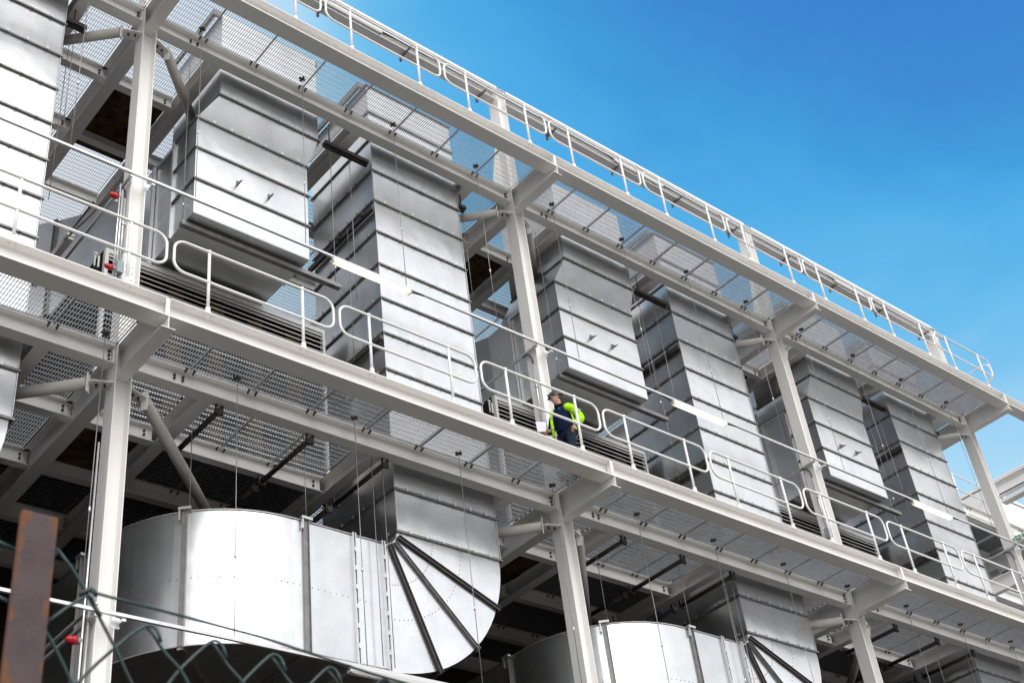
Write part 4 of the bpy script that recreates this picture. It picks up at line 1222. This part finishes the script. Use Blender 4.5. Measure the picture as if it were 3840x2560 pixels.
# trousers, fleece and jacket are shells a little larger than the body
tr = [((0, 0, 0.98), (0.165, 0.125)), ((0, 0.10, 0.86), 0.105), ((0.03, 0.115, 0.50), 0.08), ((-0.02, 0.115, 0.12), 0.075), ((0, -0.10, 0.86), 0.105), ((0.10, -0.115, 0.50), 0.08), ((0.08, -0.115, 0.12), 0.075)]
skin_obj('trousers', tr, [(0, 1), (1, 2), (2, 3), (0, 4), (4, 5), (5, 6)], 'trouser', per)
for lx, ly in ((0.0, 0.115), (0.10, -0.115)):
    link('boot', MB().ball((lx+0.08, ly, 0.05), (0.15, 0.055, 0.05), 12, 8).ball((lx, ly, 0.11), (0.06, 0.05, 0.09), 10, 6).mesh('boot', 'boot'), per)
fl = [((0.01, 0, 0.84), (0.19, 0.15)), ((0.01, 0, 0.98), (0.20, 0.165)), ((0.02, 0, 1.14), (0.205, 0.165)), ((0.03, 0, 1.30), (0.215, 0.16)), ((0.045, 0, 1.41), (0.18, 0.13)), ((0.07, 0, 1.49), 0.085)]
skin_obj('fleece', fl, [(0, 1), (1, 2), (2, 3), (3, 4), (4, 5)], 'navy', per)
link('collar', MB().tube([(0.085+0.072*math.cos(a_), 0.072*math.sin(a_), 1.485+0.02*math.cos(a_+3.14)) for a_ in [2*math.pi*i/14 for i in range(14)]], 0.022, 8, closed=True).mesh('collar', 'navy'), per)
link('jacket_shoulder', MB().ball((0.0, 0.15, 1.405), (0.115, 0.085, 0.085), 14, 10).mesh('jacket_shoulder', 'hivis'), per)
# jacket: left sleeve, right sleeve, back and hanging front edges
jl = [((-0.01, 0.09, 1.44), 0.085), ((0.01, 0.19, 1.405), 0.088), ((-0.07, 0.25, 1.28), 0.082), ((-0.13, 0.28, 1.18), 0.09), ((-0.12, 0.28, 1.12), 0.088), ((-0.03, 0.265, 1.05), 0.068), ((0.04, 0.245, 0.985), 0.052)]
skin_obj('jacket_sleeve', jl, [(i, i+1) for i in range(6)], 'hivis', per)
jr = [((0.0, -0.10, 1.42), 0.08), ((0.03, -0.21, 1.38), 0.085), ((0.04, -0.28, 1.12), 0.078), ((0.16, -0.24, 1.02), 0.07), ((0.25, -0.19, 0.965), 0.055)]
skin_obj('jacket_sleeve', jr, [(i, i+1) for i in range(4)], 'navy', per)
jb = [((-0.13, 0, 0.86), (0.21, 0.08)), ((-0.13, 0, 1.12), (0.20, 0.09)), ((-0.11, 0, 1.34), (0.20, 0.09)), ((-0.07, 0, 1.46), (0.13, 0.06))]
skin_obj('jacket_back', jb, [(0, 1), (1, 2), (2, 3)], 'hivis', per)
link('jacket_front', MB().tube([(0.13, -0.10, 1.45), (0.185, -0.13, 1.32), (0.19, -0.14, 1.12), (0.185, -0.14, 0.84)], [0.018, 0.03, 0.032, 0.028], 8).mesh('jacket_front', 'hivis'), per)
link('jacket_hood', MB().tube([(-0.06, -0.09, 1.47), (-0.12, 0.0, 1.49), (-0.06, 0.10, 1.475), (0.0, 0.16, 1.46)], [0.03, 0.045, 0.05, 0.03], 8).mesh('jacket_hood', 'hivis'), per)
for pth, r_ in (([(0.19, -0.09, 1.245), (0.222, -0.135, 1.24), (0.19, -0.175, 1.235)], 0.02), ([(0.19, -0.10, 1.015), (0.222, -0.14, 1.01), (0.185, -0.18, 1.005)], 0.02)):
    link('reflective_tape', MB().tube(pth, r_, 6).mesh('reflective_tape', 'tape'), per)
for c_, d_ in ((Vector((-0.08, 0.255, 1.265)), Vector((-0.6, 0.3, -0.75))), (Vector((-0.03, 0.27, 1.02)), Vector((0.8, -0.3, -0.5)))):
    d_.normalize(); u_ = d_.cross(Vector((0, 0, 1))).normalized(); w_ = d_.cross(u_)
    rr_ = 0.086 if c_.z > 1.1 else 0.066
    link('reflective_tape', MB().tube([c_+u_*rr_*math.cos(a_)+w_*rr_*math.sin(a_) for a_ in [2*math.pi*i/16 for i in range(16)]], 0.012, 6, closed=True).mesh('reflective_tape', 'tape'), per)
link('chest_emblem', MB().box(0.186, 0.192, 0.055, 0.095, 1.345, 1.362).box(0.186, 0.192, 0.045, 0.105, 1.318, 1.324).mesh('chest_emblem', 'sign_green'), per)
# head details, the head looks to his right and down
hd = empty('head', (0.12, 0, 1.66), None, None)
del_keys = [k_ for k_ in ('label', 'category') if k_ in hd]
hd.parent = per
hd.rotation_euler = (0, R(14), R(-42))
def hlink(nm, mb, m): return link(nm, mb.mesh(nm, m), hd)
hlink('face', MB().ball((0.02, 0, -0.02), (0.088, 0.072, 0.115), 16, 12).ball((0.055, 0, -0.085), (0.045, 0.045, 0.04), 12, 8), 'skin')
hlink('nose', MB().add([(0.105, 0, 0.01), (0.132, 0, -0.035), (0.10, 0.018, -0.042), (0.10, -0.018, -0.042)], [(0, 1, 2), (0, 3, 1), (1, 3, 2), (0, 2, 3)]), 'skin')
hlink('mouth', MB().box(0.088, 0.098, -0.022, 0.022, -0.072, -0.066), 'red')
for sy in (-1, 1):
    hlink('ear', MB().ball((0.0, sy*0.074, -0.02), (0.02, 0.009, 0.032), 8, 6), 'skin')
    hlink('eye', MB().ball((0.098, sy*0.030, 0.0), (0.008, 0.011, 0.007), 8, 6), 'black')
hlink('hair', MB().ball((-0.025, 0, -0.005), (0.078, 0.079, 0.085), 14, 10), 'hair')
hlink('glasses', MB().box(0.104, 0.110, -0.062, 0.062, -0.012, 0.014).box(0.0, 0.108, 0.066, 0.069, 0.0, 0.008).box(0.0, 0.108, -0.069, -0.066, 0.0, 0.008), 'glass')
hm = MB()
vs = []; n = 20; mrows = 7
for j in range(mrows+1):
    th = math.pi/2*j/mrows
    for i in range(n):
        ph = 2*math.pi*i/n
        vs.append((0.125*math.sin(th)*math.cos(ph)-0.005, 0.102*math.sin(th)*math.sin(ph), 0.015+0.118*math.cos(th)))
hm.add(vs, [(j*n+i, j*n+(i+1) % n, (j+1)*n+(i+1) % n, (j+1)*n+i) for j in range(mrows) for i in range(n)], True)
hm.add([(0.09+0.0, -0.085, 0.04), (0.145, -0.05, 0.028), (0.162, 0, 0.024), (0.145, 0.05, 0.028), (0.09, 0.085, 0.04),
        (0.09, -0.085, 0.032), (0.145, -0.05, 0.020), (0.162, 0, 0.016), (0.145, 0.05, 0.020), (0.09, 0.085, 0.032)],
       [(0, 1, 2, 3, 4), (9, 8, 7, 6, 5), (0, 5, 6, 1), (1, 6, 7, 2), (2, 7, 8, 3), (3, 8, 9, 4)])
for yy in (-0.03, 0, 0.03):
    hm.tube([(0.10, yy, 0.10), (0.03, yy, 0.140), (-0.06, yy, 0.130), (-0.11, yy, 0.085)], 0.006, 6)
hl = hlink('helmet', hm, 'helmet')
link('head_lamp', MB().ball((0.125, 0, 0.085), (0.022, 0.03, 0.02), 10, 6).box(-0.12, 0.12, -0.104, -0.100, 0.06, 0.078).box(-0.12, 0.12, 0.100, 0.104, 0.06, 0.078).mesh('head_lamp', 'black'), hl)
# hands: palm with four fingers and a thumb each
def hand(nm, base, fw, side, up, m, curl=0.5):
    fw = Vector(fw).normalized(); side = Vector(side).normalized(); up = Vector(up).normalized()
    base = Vector(base)
    pts = [(base, (0.030, 0.030)), (base+fw*0.045, (0.040, 0.024)), (base+fw*0.085, (0.040, 0.02))]
    ed = [(0, 1), (1, 2)]
    for i, ln in enumerate((0.066, 0.078, 0.072, 0.056)):
        s0 = (i-1.5)*0.023
        p0 = base+fw*0.09+side*s0
        p1 = p0+fw*ln*0.45-up*ln*0.25*curl
        p2 = p1+fw*ln*0.3*(1-curl)-up*ln*0.55*curl
        p3 = p2-fw*ln*0.25*curl-up*ln*0.35
        j = len(pts)
        pts += [(p0, 0.0095), (p1, 0.0095), (p2, 0.009), (p3, 0.008)]
        ed += [(2, j), (j, j+1), (j+1, j+2), (j+2, j+3)]
    j = len(pts)
    q0 = base+fw*0.035-side*0.036
    pts += [(q0, 0.013), (q0+fw*0.035-side*0.02-up*0.012, 0.011), (q0+fw*0.065-side*0.008-up*0.03, 0.009)]
    ed += [(1, j), (j, j+1), (j+1, j+2)]
    skin_obj(nm, [(tuple(p), r_) for p, r_ in pts], ed, m, per, sub=1)
hand('left_hand', (0.055, 0.245, 0.955), (0.45, -0.05, -0.9), (0.2, 0.9, 0.05), (0.8, 0.2, 0.5), 'skin')
hand('right_hand', (0.29, -0.165, 0.94), (0.85, 0.1, -0.35), (0, 1, 0), (0.3, 0, 1), 'glove', 0.8)
pp = MB()
o_ = Vector((0.33, -0.19, 0.93)); a_ = Vector((0.6, -0.8, 0.1)).normalized(); b_ = Vector((0.1, -0.05, 1)).normalized()
nn_ = a_.cross(b_).normalized()
for i, (dx, rt) in enumerate(((0, 0), (0.02, 0.22))):
    aa = (a_*math.cos(rt)+b_*math.sin(rt)); bb = (b_*math.cos(rt)-a_*math.sin(rt))
    pp.obox(o_+aa*0.07+bb*0.12+nn_*dx, aa, bb, nn_, 0.07, 0.105, 0.0008)
papers = pp.mesh('papers', 'paper')
o = link('papers', papers, None, (-0.145, 0.78, 0.036), A, 'sheets of white paper held by the man on the walkway', 'papers')
o.scale = (0.955, 0.955, 0.955)
